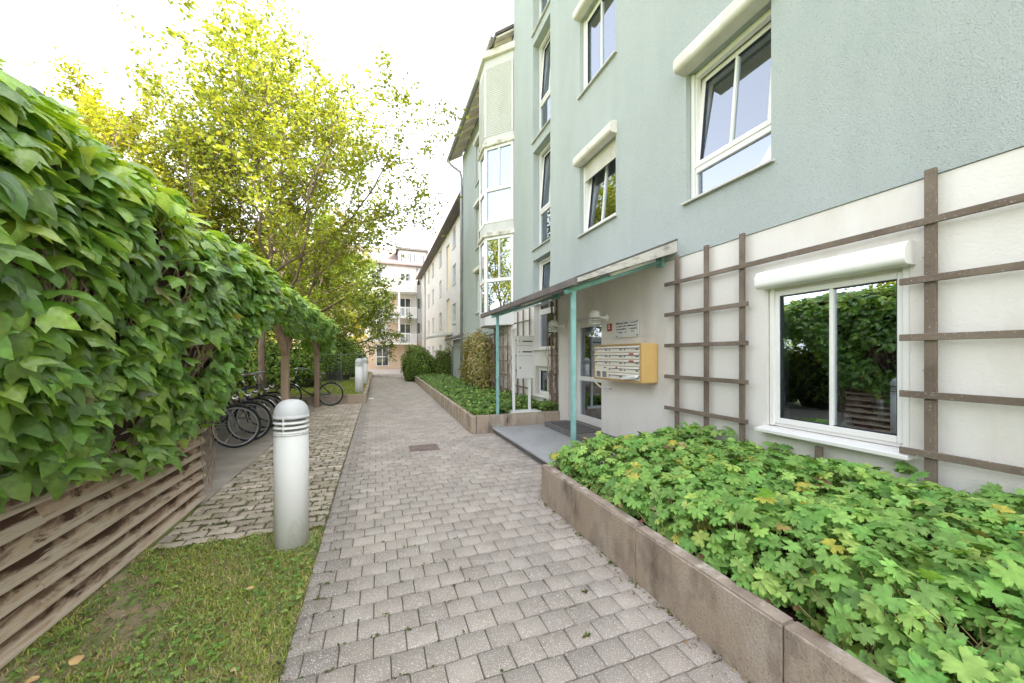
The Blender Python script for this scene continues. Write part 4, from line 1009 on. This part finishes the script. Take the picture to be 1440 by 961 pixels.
# ------------------------------------------------------------------ bicycles
def make_bike(label, loc, rz, frame='bikeblack', basket=True, saddle='saddle', mud=True, chrome=True):
    """local +x = forward; rear wheel at x=-.53, front at x=.53"""
    o = thing('bicycle', loc, label, 'bicycle', 'bicycles parked at the shelter', rz)
    Rw = .335
    for x, nm in ((-.53, 'rear'), (.53, 'front')):
        mb = MB(); mb.torus((x, 0, Rw), (0, 1, 0), Rw - .018, .019, 40, 8); w = obj('wheel', mb, 'tyre', o, world=False)
        mb = MB(); mb.torus((x, 0, Rw), (0, 1, 0), Rw - .043, .011, 40, 6); obj('rim', mb, 'rim', w, world=False)
        mb = MB()
        for k in range(18):
            a = 2 * PI * k / 18; mb.tube([(x + .02 * math.cos(a + .6), .02 * (-1) ** k, Rw + .02 * math.sin(a + .6)), (x + (Rw - .045) * math.cos(a), 0, Rw + (Rw - .045) * math.sin(a))], .0016, 4, False)
        mb.tube([(x, -.05, Rw), (x, .05, Rw)], .02, 10); obj('spokes', mb, 'rim', w, world=False)
        if mud:
            mb = MB(); rr = Rw + .022; vs = []; a0, a1 = ((.15, 2.9) if nm == 'rear' else (.55, 2.7))
            for i in range(19):
                a = a0 + (a1 - a0) * i / 18; d = Vector((math.cos(a), 0, math.sin(a)))
                for yy_, dr in ((-.026, -.008), (0, .004), (.026, -.008)): vs.append(Vector((x, yy_, Rw)) + d * (rr + dr))
            mb.add(vs, [(i * 3 + j, i * 3 + j + 1, i * 3 + j + 4, i * 3 + j + 3) for i in range(18) for j in range(2)], True)
            obj('mudguard', mb, 'chrome' if chrome else frame, o, world=False)
    bb = Vector((-.08, 0, .29)); st_ = Vector((-.24, 0, .76)); ht = Vector((.36, 0, .83)); hb = Vector((.40, 0, .66)); ra = Vector((-.53, 0, Rw)); fa = Vector((.53, 0, Rw))
    mb = MB()
    mb.tube([bb, st_], .016, 10); mb.tube([bb, hb], .019, 10); mb.tube([st_ + Vector((.02, 0, -.06)), ht], .015, 10); mb.tube([hb - Vector((.012, 0, -.0)), ht + Vector((-.012, 0, .05))], .02, 10)
    for s in (-1, 1):
        mb.tube([bb + Vector((0, s * .03, 0)), ra + Vector((0, s * .06, 0))], .010, 8); mb.tube([st_ + Vector((.01, s * .02, -.08)), ra + Vector((0, s * .06, 0))], .009, 8)
    obj('frame', mb, frame, o, world=False)
    mb = MB()
    for s in (-1, 1): mb.tube([hb + Vector((.0, s * .03, 0)), hb + Vector((.03, s * .055, -.06)), fa + Vector((-.03, s * .055, .12)), fa + Vector((0, s * .055, 0))], .011, 8)
    mb.tube([hb + Vector((0, -.05, .0)), hb + Vector((0, .05, 0))], .014, 8); obj('fork', mb, frame, o, world=False)
    mb = MB(); top = ht + Vector((-.04, 0, .22)); mb.tube([ht + Vector((-.01, 0, .04)), top], .013, 8)
    mb.tube([top + Vector((-.22, -.29, .0)), top + Vector((-.08, -.27, .04)), top + Vector((.04, -.16, .04)), top, top + Vector((.04, .16, .04)), top + Vector((-.08, .27, .04)), top + Vector((-.22, .29, 0))], .012, 8); obj('handlebar', mb, 'chrome', o, world=False)
    mb = MB(); mb.tube([st_, st_ + Vector((-.04, 0, .14))], .013, 8)
    sp = st_ + Vector((-.05, 0, .15)); obj('seat_post', mb, 'chrome', o, world=False)
    mb = MB(); pts = [(-.13, .075), (-.13, -.075), (-.02, -.065), (.05, -.028), (.15, -.018), (.15, .018), (.05, .028), (-.02, .065)]
    mb.prism([(sp.x + a, sp.y + b_, sp.z) for a, b_ in pts[::-1]], (0, 0, .05)); obj('saddle', mb, saddle, o, world=False, bevel=.02, seg=3)
    mb = MB()
    for s in (-1, 1):
        d = Vector((math.cos(.5), 0, -math.sin(.5))) * .17 * s; mb.tube([bb + Vector((0, s * .055, 0)), bb + d + Vector((0, s * .07, 0))], .009, 6); q = bb + d; mb.box(q.x - .045, q.x + .045, min(s * .075, s * .165), max(s * .075, s * .165), q.z - .012, q.z + .012)
    mb.torus(bb + Vector((0, .05, 0)), (0, 1, 0), .085, .006, 24, 6); mb.tube([bb + Vector((0, -.06, 0)), bb + Vector((0, .06, 0))], .02, 10)
    mb.box(bb.x - .46, bb.x + .05, .042, .055, .355, .385); mb.box(bb.x - .45, bb.x, .042, .055, .235, .25); obj('crankset', mb, 'bikegrey', o, world=False)
    mb = MB()
    for s in (-1, 1):
        mb.tube([(-.86, s * .06, .73), (-.30, s * .06, .73)], .006, 6); mb.tube([(-.78, s * .06, .73), (-.53, s * .065, Rw)], .005, 6)
    for i in range(6): mb.tube([(-.86 + i * .11, -.06, .73), (-.86 + i * .11, .06, .73)], .005, 6)
    rk = obj('luggage_rack', mb, 'bikegrey', o, world=False)
    mb = MB(); mb.tube([(-.2, -.05, .30), (-.26, -.16, .01)], .008, 6); mb.tube([(-.26, -.16, .01), (-.22, -.17, .008)], .009, 6); obj('kickstand', mb, 'bikegrey', o, world=False)
    if basket:
        mb = MB(); x0, x1, y0, y1, z0, z1 = -.86, -.42, -.16, .16, .745, .98
        for k in range(9):
            zz = z0 + (z1 - z0) * k / 8; f = .86 + .14 * k / 8; cx = (x0 + x1) / 2; a, b_ = (x1 - x0) / 2 * f, y1 * f
            mb.tube([(cx - a, -b_, zz), (cx + a, -b_, zz), (cx + a, b_, zz), (cx - a, b_, zz), (cx - a, -b_, zz)], .004 if 0 < k < 8 else .007, 5, False)
        for k in range(11):
            t = -1 + 2 * k / 10; cx = (x0 + x1) / 2
            for s in (-1, 1): mb.tube([(cx + t * .22 * .86, s * .16 * .86, z0), (cx + t * .22, s * .16, z1)], .0035, 4, False)
            for s in (-1, 1): mb.tube([(cx + s * .22 * .86, t * .16 * .86, z0), (cx + s * .22, t * .16, z1)], .0035, 4, False)
        mb.box(x0 + .03, x1 - .03, y0 + .02, y1 - .02, z0, z0 + .006); obj('basket', mb, 'bikeblack', o, world=False)
    mb = MB(); mb.tube([(.47, 0, .78), (.56, 0, .78)], [.03, .042], 14); obj('headlight', mb, 'chrome', o, world=False)
    return o
b = make_bike('black bicycle with rear basket parked against the low lawn kerb', (-1.78, 11.70, 0), PI, frame='bikeblack', basket=True, saddle='tan')
specs = [(-2.60, 6.85, 0.06, 'bikegrey', 'dark grey bicycle parked nearest the plank wall', True, False),
         (-2.55, 7.35, -.05, 'bikeblack', 'black bicycle with basket parked second from the plank wall', True, True),
         (-2.62, 7.95, .08, 'bikeblue', 'dark blue bicycle with bright mudguard parked in the middle of the shelter row', False, True),
         (-2.58, 8.55, -.04, 'bikeblack', 'black bicycle with bright mudguard just left of the shelter post', True, True),
         (-2.65, 9.2, .05, 'bikegrey', 'grey bicycle deepest in the shelter row behind the post', False, True)]
for x, y, a, fm, lab, bk, chm in specs: make_bike(lab, (x, y, 0), a, fm, bk, 'saddle', True, chm)

# ------------------------------------------------------------------ trees and shrubs
def tree(name, base, H, seed, label, cols, w, nlimb=11, spread=.42, trunk_h=.28, r0=.13, leaf=(.07, .12), per=34, up=.35, lmul=1.0, density=1.0, top_shoots=6, cat='tree', droop=0.0, shape=None, group=None, thin=0.0):
    rs = random.Random(seed)
    o = thing(name, base, label, cat, group)
    mb = MB(); LP = []; LD = []
    B = Vector(base)
    def branch(p, d, L, r, lev):
        n = max(4, int(L / .28)); pts = [p.copy()]; dirs = [d.copy()]
        for i in range(n):
            g = Vector((rs.gauss(0, .13), rs.gauss(0, .13), rs.gauss(0, .09) + (up * .16 if lev < 3 else up * .05) - droop * .05 * lev))
            d = (d + g).normalized(); p = p + d * (L / n); pts.append(p.copy()); dirs.append(d.copy())
        rad = [max(r * (1 - .82 * i / n), .004) for i in range(n + 1)]
        if lev < 3 or rs.random() < .5: mb.tube(pts, rad, 7 if lev < 2 else 4, False)
        if lev >= 2:
            for i in range(1, n + 1): LP.append((pts[i], dirs[i], lev))
        if lev == 3: return
        cnt = {0: 0, 1: int(L * 3.2), 2: int(L * 4.2)}[lev]
        for i in range(cnt):
            t = rs.uniform(.22, 1.0); k = min(int(t * n), n - 1); q = pts[k].lerp(pts[k + 1], rs.random())
            ax = dirs[k].orthogonal(); ax.rotate(Matrix.Rotation(rs.uniform(0, 2 * PI), 3, dirs[k]))
            nd_ = (dirs[k] * rs.uniform(.5, 1.0) + ax.normalized() * rs.uniform(.6, 1.0)).normalized()
            nd_.z += .15 * up; nd_.normalize()
            branch(q, nd_, L * rs.uniform(.30, .52) * (1.15 - .5 * t), max(rad[k] * .55, .006), lev + 1)
    # leader
    n = 16; p = B.copy(); pts = [p.copy()]; d = Vector((rs.gauss(0, .04), rs.gauss(0, .04), 1)).normalized()
    for i in range(n):
        d = (d + Vector((rs.gauss(0, .05), rs.gauss(0, .05), .12))).normalized(); p = p + d * (H * .93 / n); pts.append(p.copy())
    mb.tube(pts, [r0 * (1.25 if i == 0 else 1) * (1 - .93 * i / n) + .008 for i in range(n + 1)], 10)
    for i in range(nlimb):
        t = trunk_h + (1 - trunk_h) * .92 * (i + rs.random() * .8) / nlimb; k = min(int(t * n), n - 1); q = pts[k].lerp(pts[k + 1], rs.random())
        a = i * 2.4 + rs.uniform(-.5, .5); tt = (t - trunk_h) / (1 - trunk_h)
        L = H * spread * (shape(tt) if shape else (1.0 - .62 * tt)) * rs.uniform(.75, 1.15)
        el = .25 + .75 * tt + up * .5
        branch(q, Vector((math.cos(a), math.sin(a), el)).normalized(), L, r0 * (1 - .85 * t) * .6 + .01, 1)
    for i in range(top_shoots):
        t = rs.uniform(.75, .98); k = min(int(t * n), n - 1)
        branch(pts[k], Vector((rs.gauss(0, .4), rs.gauss(0, .4), 1)).normalized(), H * rs.uniform(.14, .26), .014, 2)
    obj('trunk', mb, 'bark', o)
    m = len(LP)
    cnt = int(m * per * density / 10 * 3.2)
    idx = rng.integers(0, m, cnt)
    PP = np.array([tuple(q[0]) for q in LP])[idx]; DD = np.array([tuple(q[1]) for q in LP])[idx]
    if thin:
        kp = rng.uniform(0, 1, cnt) > thin * np.clip((PP[:, 2] - base[2]) / H * 1.6 - .5, 0, 1); PP, DD = PP[kp], DD[kp]; cnt = len(PP)
    PP = PP + rnd(cnt, .065 * lmul) + DD * rng.uniform(-.12, .12, cnt)[:, None]
    T = DD * .6 + rnd(cnt, .6) + np.array([[0, 0, -.45]]); N = rnd(cnt, .55) + np.array([[0, 0, .9]])
    leafcloud('crown', *LEAF, PP, N, T, rng.uniform(*leaf, cnt), palette(cnt, cols, w, .16), 'tleaf', o)
    return o
YEL = [(.30, .33, .06), (.245, .285, .05), (.36, .375, .075), (.17, .215, .04)]
GLD = [(.36, .36, .04), (.30, .32, .04), (.42, .40, .05), (.22, .255, .035)]
GRN = [(.16, .225, .035), (.23, .285, .045), (.10, .16, .03)]
tree('cherry_tree', (-3.55, 14.2, .2), 11.9, 3, 'tall airy tree with yellow-green leaves and upright shoots behind the shelter', YEL, [4, 4, 2, 2], nlimb=26, spread=.62, trunk_h=.16, leaf=(.09, .165), per=14, up=.42, top_shoots=10, r0=.10, shape=lambda t: 1.0 - .90 * t, thin=.42)
tree('yellow_tree', (-8.6, 14.5, 0), 10.0, 8, 'bright yellow-green tree at the far left behind the vine', GLD, [4, 3, 2, 2], nlimb=22, spread=.46, trunk_h=.14, leaf=(.09, .15), per=16, up=.4, r0=.14, shape=lambda t: 1.1 - .7 * t)
tree('yellow_tree', (-6.6, 16.8, 0), 8.9, 15, 'yellow-green tree filling the gap between the two tall trees', GLD, [3, 3, 2, 3], nlimb=22, spread=.52, trunk_h=.12, leaf=(.09, .15), per=16, up=.35, r0=.13)
tree('garden_tree', (-2.9, 19.5, .2), 8.0, 21, 'green spreading tree overhanging the raised lawn', GRN, [4, 3, 3], nlimb=20, spread=.60, trunk_h=.22, leaf=(.10, .16), per=15, up=.12, r0=.12)
tree('garden_tree', (-1.7, 26.5, .2), 7.6, 33, 'green tree with long branches reaching over the path far away', GRN, [4, 3, 3], nlimb=18, spread=.62, trunk_h=.25, leaf=(.12, .19), per=13, up=.08, r0=.12)
tree('garden_tree', (-5.2, 33, 0), 11.6, 41, 'golden tree standing in front of the balcony house', [(.33, .27, .04), (.30, .235, .04), (.26, .26, .035)], [4, 3, 2], nlimb=18, spread=.52, trunk_h=.15, leaf=(.16, .24), per=13, up=.2, r0=.15)
tree('garden_tree', (-5.4, 23.5, .0), 8.8, 52, 'leafy light green tree between the lawn and the golden tree', YEL, [3, 4, 2, 2], nlimb=20, spread=.58, trunk_h=.18, leaf=(.11, .17), per=15, up=.2, r0=.13)

tree('yellow_tree', (-10.8, 5.6, 0), 9.4, 61, 'yellow-green tree mirrored in the lower glass of the bay window', GLD, [4, 3, 2, 2], nlimb=18, spread=.5, trunk_h=.14, leaf=(.13, .2), per=8, up=.35, r0=.14)
def shrub(name, c, rx, ry, rzv, n, label, cols, w, size=(.05, .09), core='hedgecore', cat='shrub', group=None, seed=0, flat=0.0, boxy=0.0):
    o = thing(name, (c[0], c[1], c[2]), label, cat, group)
    d = norm(rng.normal(0, 1, (n, 3))); d[:, 2] = np.abs(d[:, 2]) * np.where(rng.uniform(0, 1, n) < .8, 1, -.35)
    rad = 1 + .10 * np.sin(d[:, 0] * 7 + seed) * np.cos(d[:, 1] * 6 + seed) + .08 * np.sin(d[:, 2] * 9 + d[:, 0] * 5 + seed)
    rr = rad * rng.uniform(.80, 1.04, n)
    if boxy: d = d * (1 - boxy) + boxy * d / np.abs(d).max(1, keepdims=True); rr = rr * rng.uniform(.72, 1.05, n) * .85
    P = np.stack([d[:, 0] * rx * rr, d[:, 1] * ry * rr, np.maximum(d[:, 2] * rzv * rr + rzv * .35, .02)], 1) + np.array(c)
    N = d + rnd(n, .45); T = rnd(n, .6) + np.array([[0, 0, .2]]) + d * .3
    leafcloud('foliage', *BROAD, P, N, T, rng.uniform(*size, n), palette(n, cols, w), 'gleaf', o)
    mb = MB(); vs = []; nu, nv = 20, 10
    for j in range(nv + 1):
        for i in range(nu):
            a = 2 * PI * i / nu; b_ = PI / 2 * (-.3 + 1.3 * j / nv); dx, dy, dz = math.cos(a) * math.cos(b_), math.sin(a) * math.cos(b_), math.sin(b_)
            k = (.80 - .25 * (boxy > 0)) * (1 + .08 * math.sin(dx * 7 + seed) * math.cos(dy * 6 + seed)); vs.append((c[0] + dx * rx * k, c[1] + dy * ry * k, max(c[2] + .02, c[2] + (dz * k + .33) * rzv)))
    mb.add(vs, [(j * nu + i, j * nu + (i + 1) % nu, (j + 1) * nu + (i + 1) % nu, (j + 1) * nu + i) for j in range(nv) for i in range(nu)], True); obj('branches', mb, core, o)  # closed dark core, coloured as the shade inside the foliage
    return o
GR = [(.12, .21, .035), (.18, .28, .045), (.26, .34, .06), (.08, .14, .03)]
shrub('round_shrub', (2.35, 21.2, .1), .85, .95, 1.35, 6500, 'large clipped round green shrub nearest the end of the planter wall', GR, [4, 3, 2, 2], group='clipped shrubs at the end of the planter', seed=1)
shrub('round_shrub', (2.15, 23.6, .1), .8, .9, 1.5, 4500, 'tall round shrub rising behind the largest clipped shrub', GR, [3, 3, 1, 3], group='clipped shrubs at the end of the planter', seed=2)
shrub('round_shrub', (3.55, 20.6, .1), .72, .8, 1.25, 5200, 'smaller light green round shrub next to the green lean-to wall', [(.12, .18, .03), (.17, .22, .04), (.08, .12, .022)], [3, 3, 2], group='clipped shrubs at the end of the planter', seed=3)
shrub('low_plant', (1.75, 21.4, 0), .3, .5, .35, 900, 'low light green plant spilling onto the path at the planter end', [(.18, .24, .05), (.13, .19, .04)], [1, 1], cat='plant')
shrub('climbing_shrub', (3.22, 12.2, .25), .42, 1.7, 1.6, 9000, 'brownish green climbing shrub against the turquoise wall', [(.30, .28, .08), (.38, .31, .12), (.22, .25, .07), (.44, .33, .19)], [3, 3, 3, 2.4], size=(.045, .09), seed=5, boxy=.7)
# shrubs behind the shelter and along the path on the left
k = 0
hs = [(-4.9, 6.4, 0, 1.0, 1.1, 1.7, 'dark leafy shrub behind the plank wall end of the shelter'), (-4.9, 8.4, 0, 1.0, 1.2, 1.5, 'leafy green shrub behind the row of parked bicycles'), (-4.8, 10.6, 0, 1.1, 1.2, 1.6, 'leafy shrub behind the far end of the shelter'),
      (-3.1, 15.4, .25, 1.2, .8, 1.25, 'broad shrub on the raised lawn under the tall airy tree'), (-2.0, 19.5, .25, 1.0, 1.4, 1.7, 'dense green shrub beside the farthest bollard light'), (-1.5, 23, .25, .9, 1.6, 1.5, 'green shrub edging the left side of the path far away'),
      (-1.3, 26.6, .25, .7, 1.2, 1.2, 'last green shrub before the plaza on the left'), (-5.8, 16.5, 0, 1.6, 1.4, 2.2, 'tall sunlit shrub seen through the shelter'), (-5.2, 20.5, .2, 1.8, 1.5, 2.2, 'sunlit yellow-green shrub far behind the lawn')]
for x, y, z, rx, ry, rv, lab in hs:
    yel = 'sunlit' in lab  # shrubs labelled sunlit take yellower leaves, sunlight put into their colour
    shrub('garden_shrub', (x, y, z), rx, ry, rv, 4200, lab, YEL if yel else GR, [4, 3, 2, 2], size=(.08, .14), group='shrubs in the garden on the left', seed=k); k += 1
# wire garden fence behind the lawn
wf = thing('garden_fence', (-2.2, 17.2, .25), 'thin green vertical bar fence behind the raised lawn', 'fence')
for i in range(5):
    mb = MB(); mb.box(-4.0 + i * .85, -3.96 + i * .85, 17.18, 17.22, .25, 1.6); obj('post', mb, 'fencegreen', wf)
mb = MB()
for i in range(40): mb.box(-4.0 + i * .085, -3.99 + i * .085, 17.195, 17.205, .3, 1.55)
mb.box(-4, -.6, 17.192, 17.208, 1.48, 1.51); mb.box(-4, -.6, 17.192, 17.208, .34, .37); obj('bars', mb, 'fencegreen', wf)
# small overhanging sprig stays part of its tree

# ------------------------------------------------------------------ pale second building
X2 = 4.55
b2 = thing('apartment_building', (X2, 28, 0), 'long pale pink-white apartment house beyond the turquoise one', 'building')
def yof(px, X):
    t = (px - 720) / 515; c, s = .938, .3461; return X * (c - t * s) / (t * c + s)
mb = MB(); rooms2 = MB(); holes = []
cols_ = [18.2, 20.0, 22.3, 27.6, 31.5, 34.2]
for y in cols_:
    for z0 in (1.0, 3.45, 5.9, 8.2): holes.append((y, y + 1.0, z0, z0 + 1.25))
yellow = [(24.4, 25.6, 2.9, 5.3), (24.4, 25.6, 5.9, 9.0)]
wall_x(mb, X2, 16.2, 41, -.1, 9.75, holes + yellow, .25)
mb.box(X2 + 3, X2 + 9, 16.2, 41, 0, 9.7); mb.box(X2 + .26, X2 + 3, 16.2, 16.4, 0, 9.7)
obj('facade', mb, 'white2', b2)
m2 = MB()
for a, b_, c, d in yellow: m2.box(X2 + .12, X2 + .24, a, b_, c, d)
obj('recess_panel', m2, 'yellow_wall', b2)
for h in holes:
    a, b_, c, d = h
    mf = MB(); ring(mf, X2 + .08, X2 + .14, a + .003, b_ - .003, c + .003, d - .003, .07); mf.box(X2 + .085, X2 + .135, (a + b_) / 2 - .03, (a + b_) / 2 + .03, c + .07, d - .07); w = obj('window', mf, 'upvc', b2)
    mp = MB(); mp.box(X2 + .11, X2 + .116, a + .06, b_ - .06, c + .06, d - .06); obj('pane', mp, 'glass', w)
    ms = MB(); ms.box(X2 - .05, X2 + .08, a - .04, b_ + .04, c - .035, c - .004); obj('sill', ms, 'sill_metal', w)
    rm_ = MB(); room(rm_, X2 + .25, a, b_, c, d, 1.2, .2); obj('room', rm_, 'room', w)
mb = MB(); mb.prism([(X2 - .5, 16.1, 9.72), (X2 - .5, 16.1, 9.86), (X2 + 4.5, 16.1, 13.2), (X2 + 9.5, 16.1, 9.8), (X2 + 9.5, 16.1, 9.7)], (0, 25.0, 0)); rf = obj('roof', mb, 'roof', b2)
mb = MB(); mb.box(X2 - .60, X2 - .505, 16.1, 41.1, 9.70, 9.80); obj('gutter', mb, 'iron', rf)
mb = MB(); mb.tube([(X2 - .07, 37.2, 9.6), (X2 - .07, 37.2, .2)], .06, 8); obj('downpipe', mb, 'zinc', b2)
mb = MB(); mb.prism([(3.0, 23.4, 2.55), (3.0, 23.4, 2.63), (X2 - .01, 23.4, 2.95), (X2 - .01, 23.4, 2.80)], (0, 2.6, 0)); obj('door_canopy', mb, 'canopysheet', b2)
# green lean-to between the two buildings
ln = thing('lean_to', (4.1, 17.3, 0), 'small pale green lean-to with dark sloping roof behind the climbing shrub', 'shed')
mb = MB(); mb.box(3.72, 5.4, 16.6, 19.0, -.05, 2.25); obj('wall', mb, 'teal', ln)
mb = MB(); mb.prism([(3.35, 16.3, 2.2), (3.35, 16.3, 2.3), (4.5, 16.3, 2.75), (4.5, 16.3, 2.6)], (0, 3.0, 0)); obj('roof', mb, 'roof', ln)
mb = MB(); mb.tube([(3.34, 18.9, 2.2), (3.34, 18.9, 2.1), (3.66, 18.9, 1.9), (3.66, 18.9, .1)], .045, 8); obj('downpipe', mb, 'zinc', ln)

# ------------------------------------------------------------------ balcony house closing the view
YF = 41.5
b3 = thing('balcony_house', (0, YF, 0), 'pale house with stacked balconies closing the end of the path', 'building')
mb = MB(); mb.box(-12, 6, YF, YF + 8, 2.9, 11.2); obj('facade', mb, 'white2', b3)
mb = MB(); mb.box(-12, 6, YF + .02, YF + 8, -.05, 2.895); obj('ground_floor_wall', mb, 'peach', b3)
def win_y(X0, X1, z0, z1, m=True, par=b3, Y=YF):
    mf = MB(); w_ = X1 - X0
    mf.box(X0, X0 + .08, Y - .05, Y - .004, z0, z1); mf.box(X1 - .08, X1, Y - .05, Y - .004, z0, z1); mf.box(X0 + .08, X1 - .08, Y - .05, Y - .004, z0, z0 + .08); mf.box(X0 + .08, X1 - .08, Y - .05, Y - .004, z1 - .08, z1); mf.box((X0 + X1) / 2 - .04, (X0 + X1) / 2 + .04, Y - .048, Y - .004, z0 + .08, z1 - .08)
    if z1 - z0 > 1.8: mf.box(X0 + .08, X1 - .08, Y - .047, Y - .004, z0 + .95, z0 + 1.05)
    w = obj('window', mf, 'upvc', par)
    mp = MB(); mp.box(X0 + .07, X1 - .07, Y - .025, Y - .005, z0 + .07, z1 - .07); obj('pane', mp, 'darkpane', w)
MT['darkpane'] = mat('dark_pane', (.05, .055, .06), rough=.03, spec=1.0)
win_y(-.1, 1.2, .3, 2.6); win_y(-3.2, -1.9, .3, 2.6); win_y(-5.5, -4.2, .3, 2.6)
for z in (3.2, 5.9, 8.5):
    for x in (-6.5, -4.6, -2.7, -.6): win_y(x, x + 1.1, z + .5, z + 2.0)
    win_y(4.1, 4.9, z + .6, z + 1.9)
for z in (2.75, 5.55, 8.3):
    bl = MB(); bl.box(.7, 4.0, YF - 1.6, YF - .003, z - .16, z); ba = obj('balcony', bl, 'white', b3)
    rl = MB(); rl.box(.72, 3.98, YF - 1.58, YF - 1.53, z + .92, z + .98); rl.box(.72, 3.98, YF - 1.57, YF - 1.54, z + .06, z + .1)
    for i in range(24): rl.box(.76 + i * .137, .82 + i * .137, YF - 1.565, YF - 1.545, z + .1, z + .92)
    for i in range(10): rl.box(.73, .76, YF - 1.5 + i * .15, YF - 1.44 + i * .15, z + .1, z + .92)
    rl.box(.72, .77, YF - 1.529, YF - .01, z + .92, z + .98); obj('railing', rl, 'white', ba)
    if z < 8:
        ps = MB(); ps.box(2.1, 2.25, YF - 1.5, YF - 1.35, z + .001, z + 2.6); obj('pillar', ps, 'white', ba)
    pd = MB(); pd.box(1.2, 3.6, YF - .04, YF - .002, z + .05, z + 2.2); obj('shutter_wall', pd, 'peach', ba)
    win_y(2.3, 3.5, z + .1, z + 2.15, Y=YF - .042)
mb = MB(); mb.prism([(-12.3, YF - .4, 11.2), (-12.3, YF - .4, 11.32), (-12.3, YF + 4, 14.0), (-12.3, YF + 8.4, 11.3), (-12.3, YF + 8.4, 11.2)], (18.6, 0, 0)); rf = obj('roof', mb, 'iron', b3)
mb = MB(); mb.box(2.2, 5.2, YF + .3, YF + 3.5, 11.25, 13.0); dm = obj('dormer', mb, 'white2', b3)
for i in range(4): win_y(2.35 + i * .7, 2.95 + i * .7, 11.6, 12.7, par=b3, Y=YF + .3)
mb = MB(); mb.box(2.0, 5.4, YF + .05, YF + 3.7, 13.01, 13.25); obj('dormer_roof', mb, 'roof', dm)
mb = MB(); mb.tube([(4.15, YF - .08, 11.1), (4.15, YF - .08, .1)], .06, 8); obj('downpipe', mb, 'zinc', b3)

# things on the sill inside the ground floor window
kt = MB(); kt.lathe([(0, 0), (.05, 0), (.052, .01), (.052, .30), (.05, .305), (.0, .305)], (XA + .33, 1.72, .80), 24); tag(obj('steel_vase', kt, 'steel', loc=(XA + .33, 1.72, .80)), 'tall steel cylinder vase standing inside the ground floor window', 'vase')
kt = MB(); kt.lathe([(0, 0), (.05, 0), (.052, .04), (.035, .08), (.02, .11), (.028, .15), (.012, .17), (0, .175)], (XA + .30, 1.93, .80), 20); tag(obj('glass_bottle', kt, 'white', loc=(XA + .30, 1.93, .80)), 'small pale bottle on the sill inside the ground floor window', 'bottle')
mb = MB(); mb.box(XA + .13, XA + .48, 1.30, 2.5, .765, .795); obj('inner_sill', mb, 'upvc', W0)

# ------------------------------------------------------------------ light, sky, camera
SUN_EL, SUN_AZ = R(50), R(-32)      # azimuth measured from +X towards +Y
w = bpy.data.worlds.new('World'); sc.world = w; w.use_nodes = True
nt = w.node_tree; bg = nt.nodes['Background']
sky = nt.nodes.new('ShaderNodeTexSky'); sky.sky_type = 'NISHITA'; sky.sun_disc = False
sky.sun_elevation = SUN_EL; sky.sun_rotation = PI / 2 - SUN_AZ
sky.air_density = 1.0; sky.dust_density = 3.0; sky.ozone_density = 1.0; sky.altitude = 200
hs = nt.nodes.new('ShaderNodeHueSaturation'); hs.inputs['Saturation'].default_value = .24      # hazy, milky summer sky
nt.links.new(sky.outputs[0], hs.inputs['Color']); nt.links.new(hs.outputs[0], bg.inputs[0]); bg.inputs[1].default_value = .15
sl = bpy.data.lights.new('sun', 'SUN'); sl.energy = 2.0; sl.angle = R(.6); sl.color = (1, .93, .80)
so_ = bpy.data.objects.new('sun', sl); COL.objects.link(so_)
dvec = Vector((math.cos(SUN_EL) * math.cos(SUN_AZ), math.cos(SUN_EL) * math.sin(SUN_AZ), math.sin(SUN_EL)))
so_.rotation_euler = dvec.to_track_quat('Z', 'Y').to_euler(); so_.location = dvec * 40

cam = bpy.data.cameras.new('camera'); co = bpy.data.objects.new('camera', cam); COL.objects.link(co); sc.camera = co
FPX, CX, HY, VX, HCAM = 515, 720, 500, 530, 1.45
cam.sensor_fit = 'HORIZONTAL'; cam.sensor_width = 36; cam.lens = FPX / 1440 * 36
cam.shift_y = (HY - 480.5) / 1440
psi = math.atan((CX - VX) / FPX)
co.location = (0, 0, HCAM); co.rotation_euler = (PI / 2, 0, -psi)
cam.clip_start = .05; cam.clip_end = 2000

sc.view_settings.view_transform = 'Standard'; sc.view_settings.look = 'None'; sc.view_settings.gamma = 1
sc.view_settings.exposure = 2.72; sc.view_settings.use_curve_mapping = False
cy = sc.cycles
cy.max_bounces = 8; cy.diffuse_bounces = 4; cy.glossy_bounces = 4; cy.transmission_bounces = 4; cy.transparent_max_bounces = 8
cy.use_denoising = True; cy.sample_clamp_indirect = 6
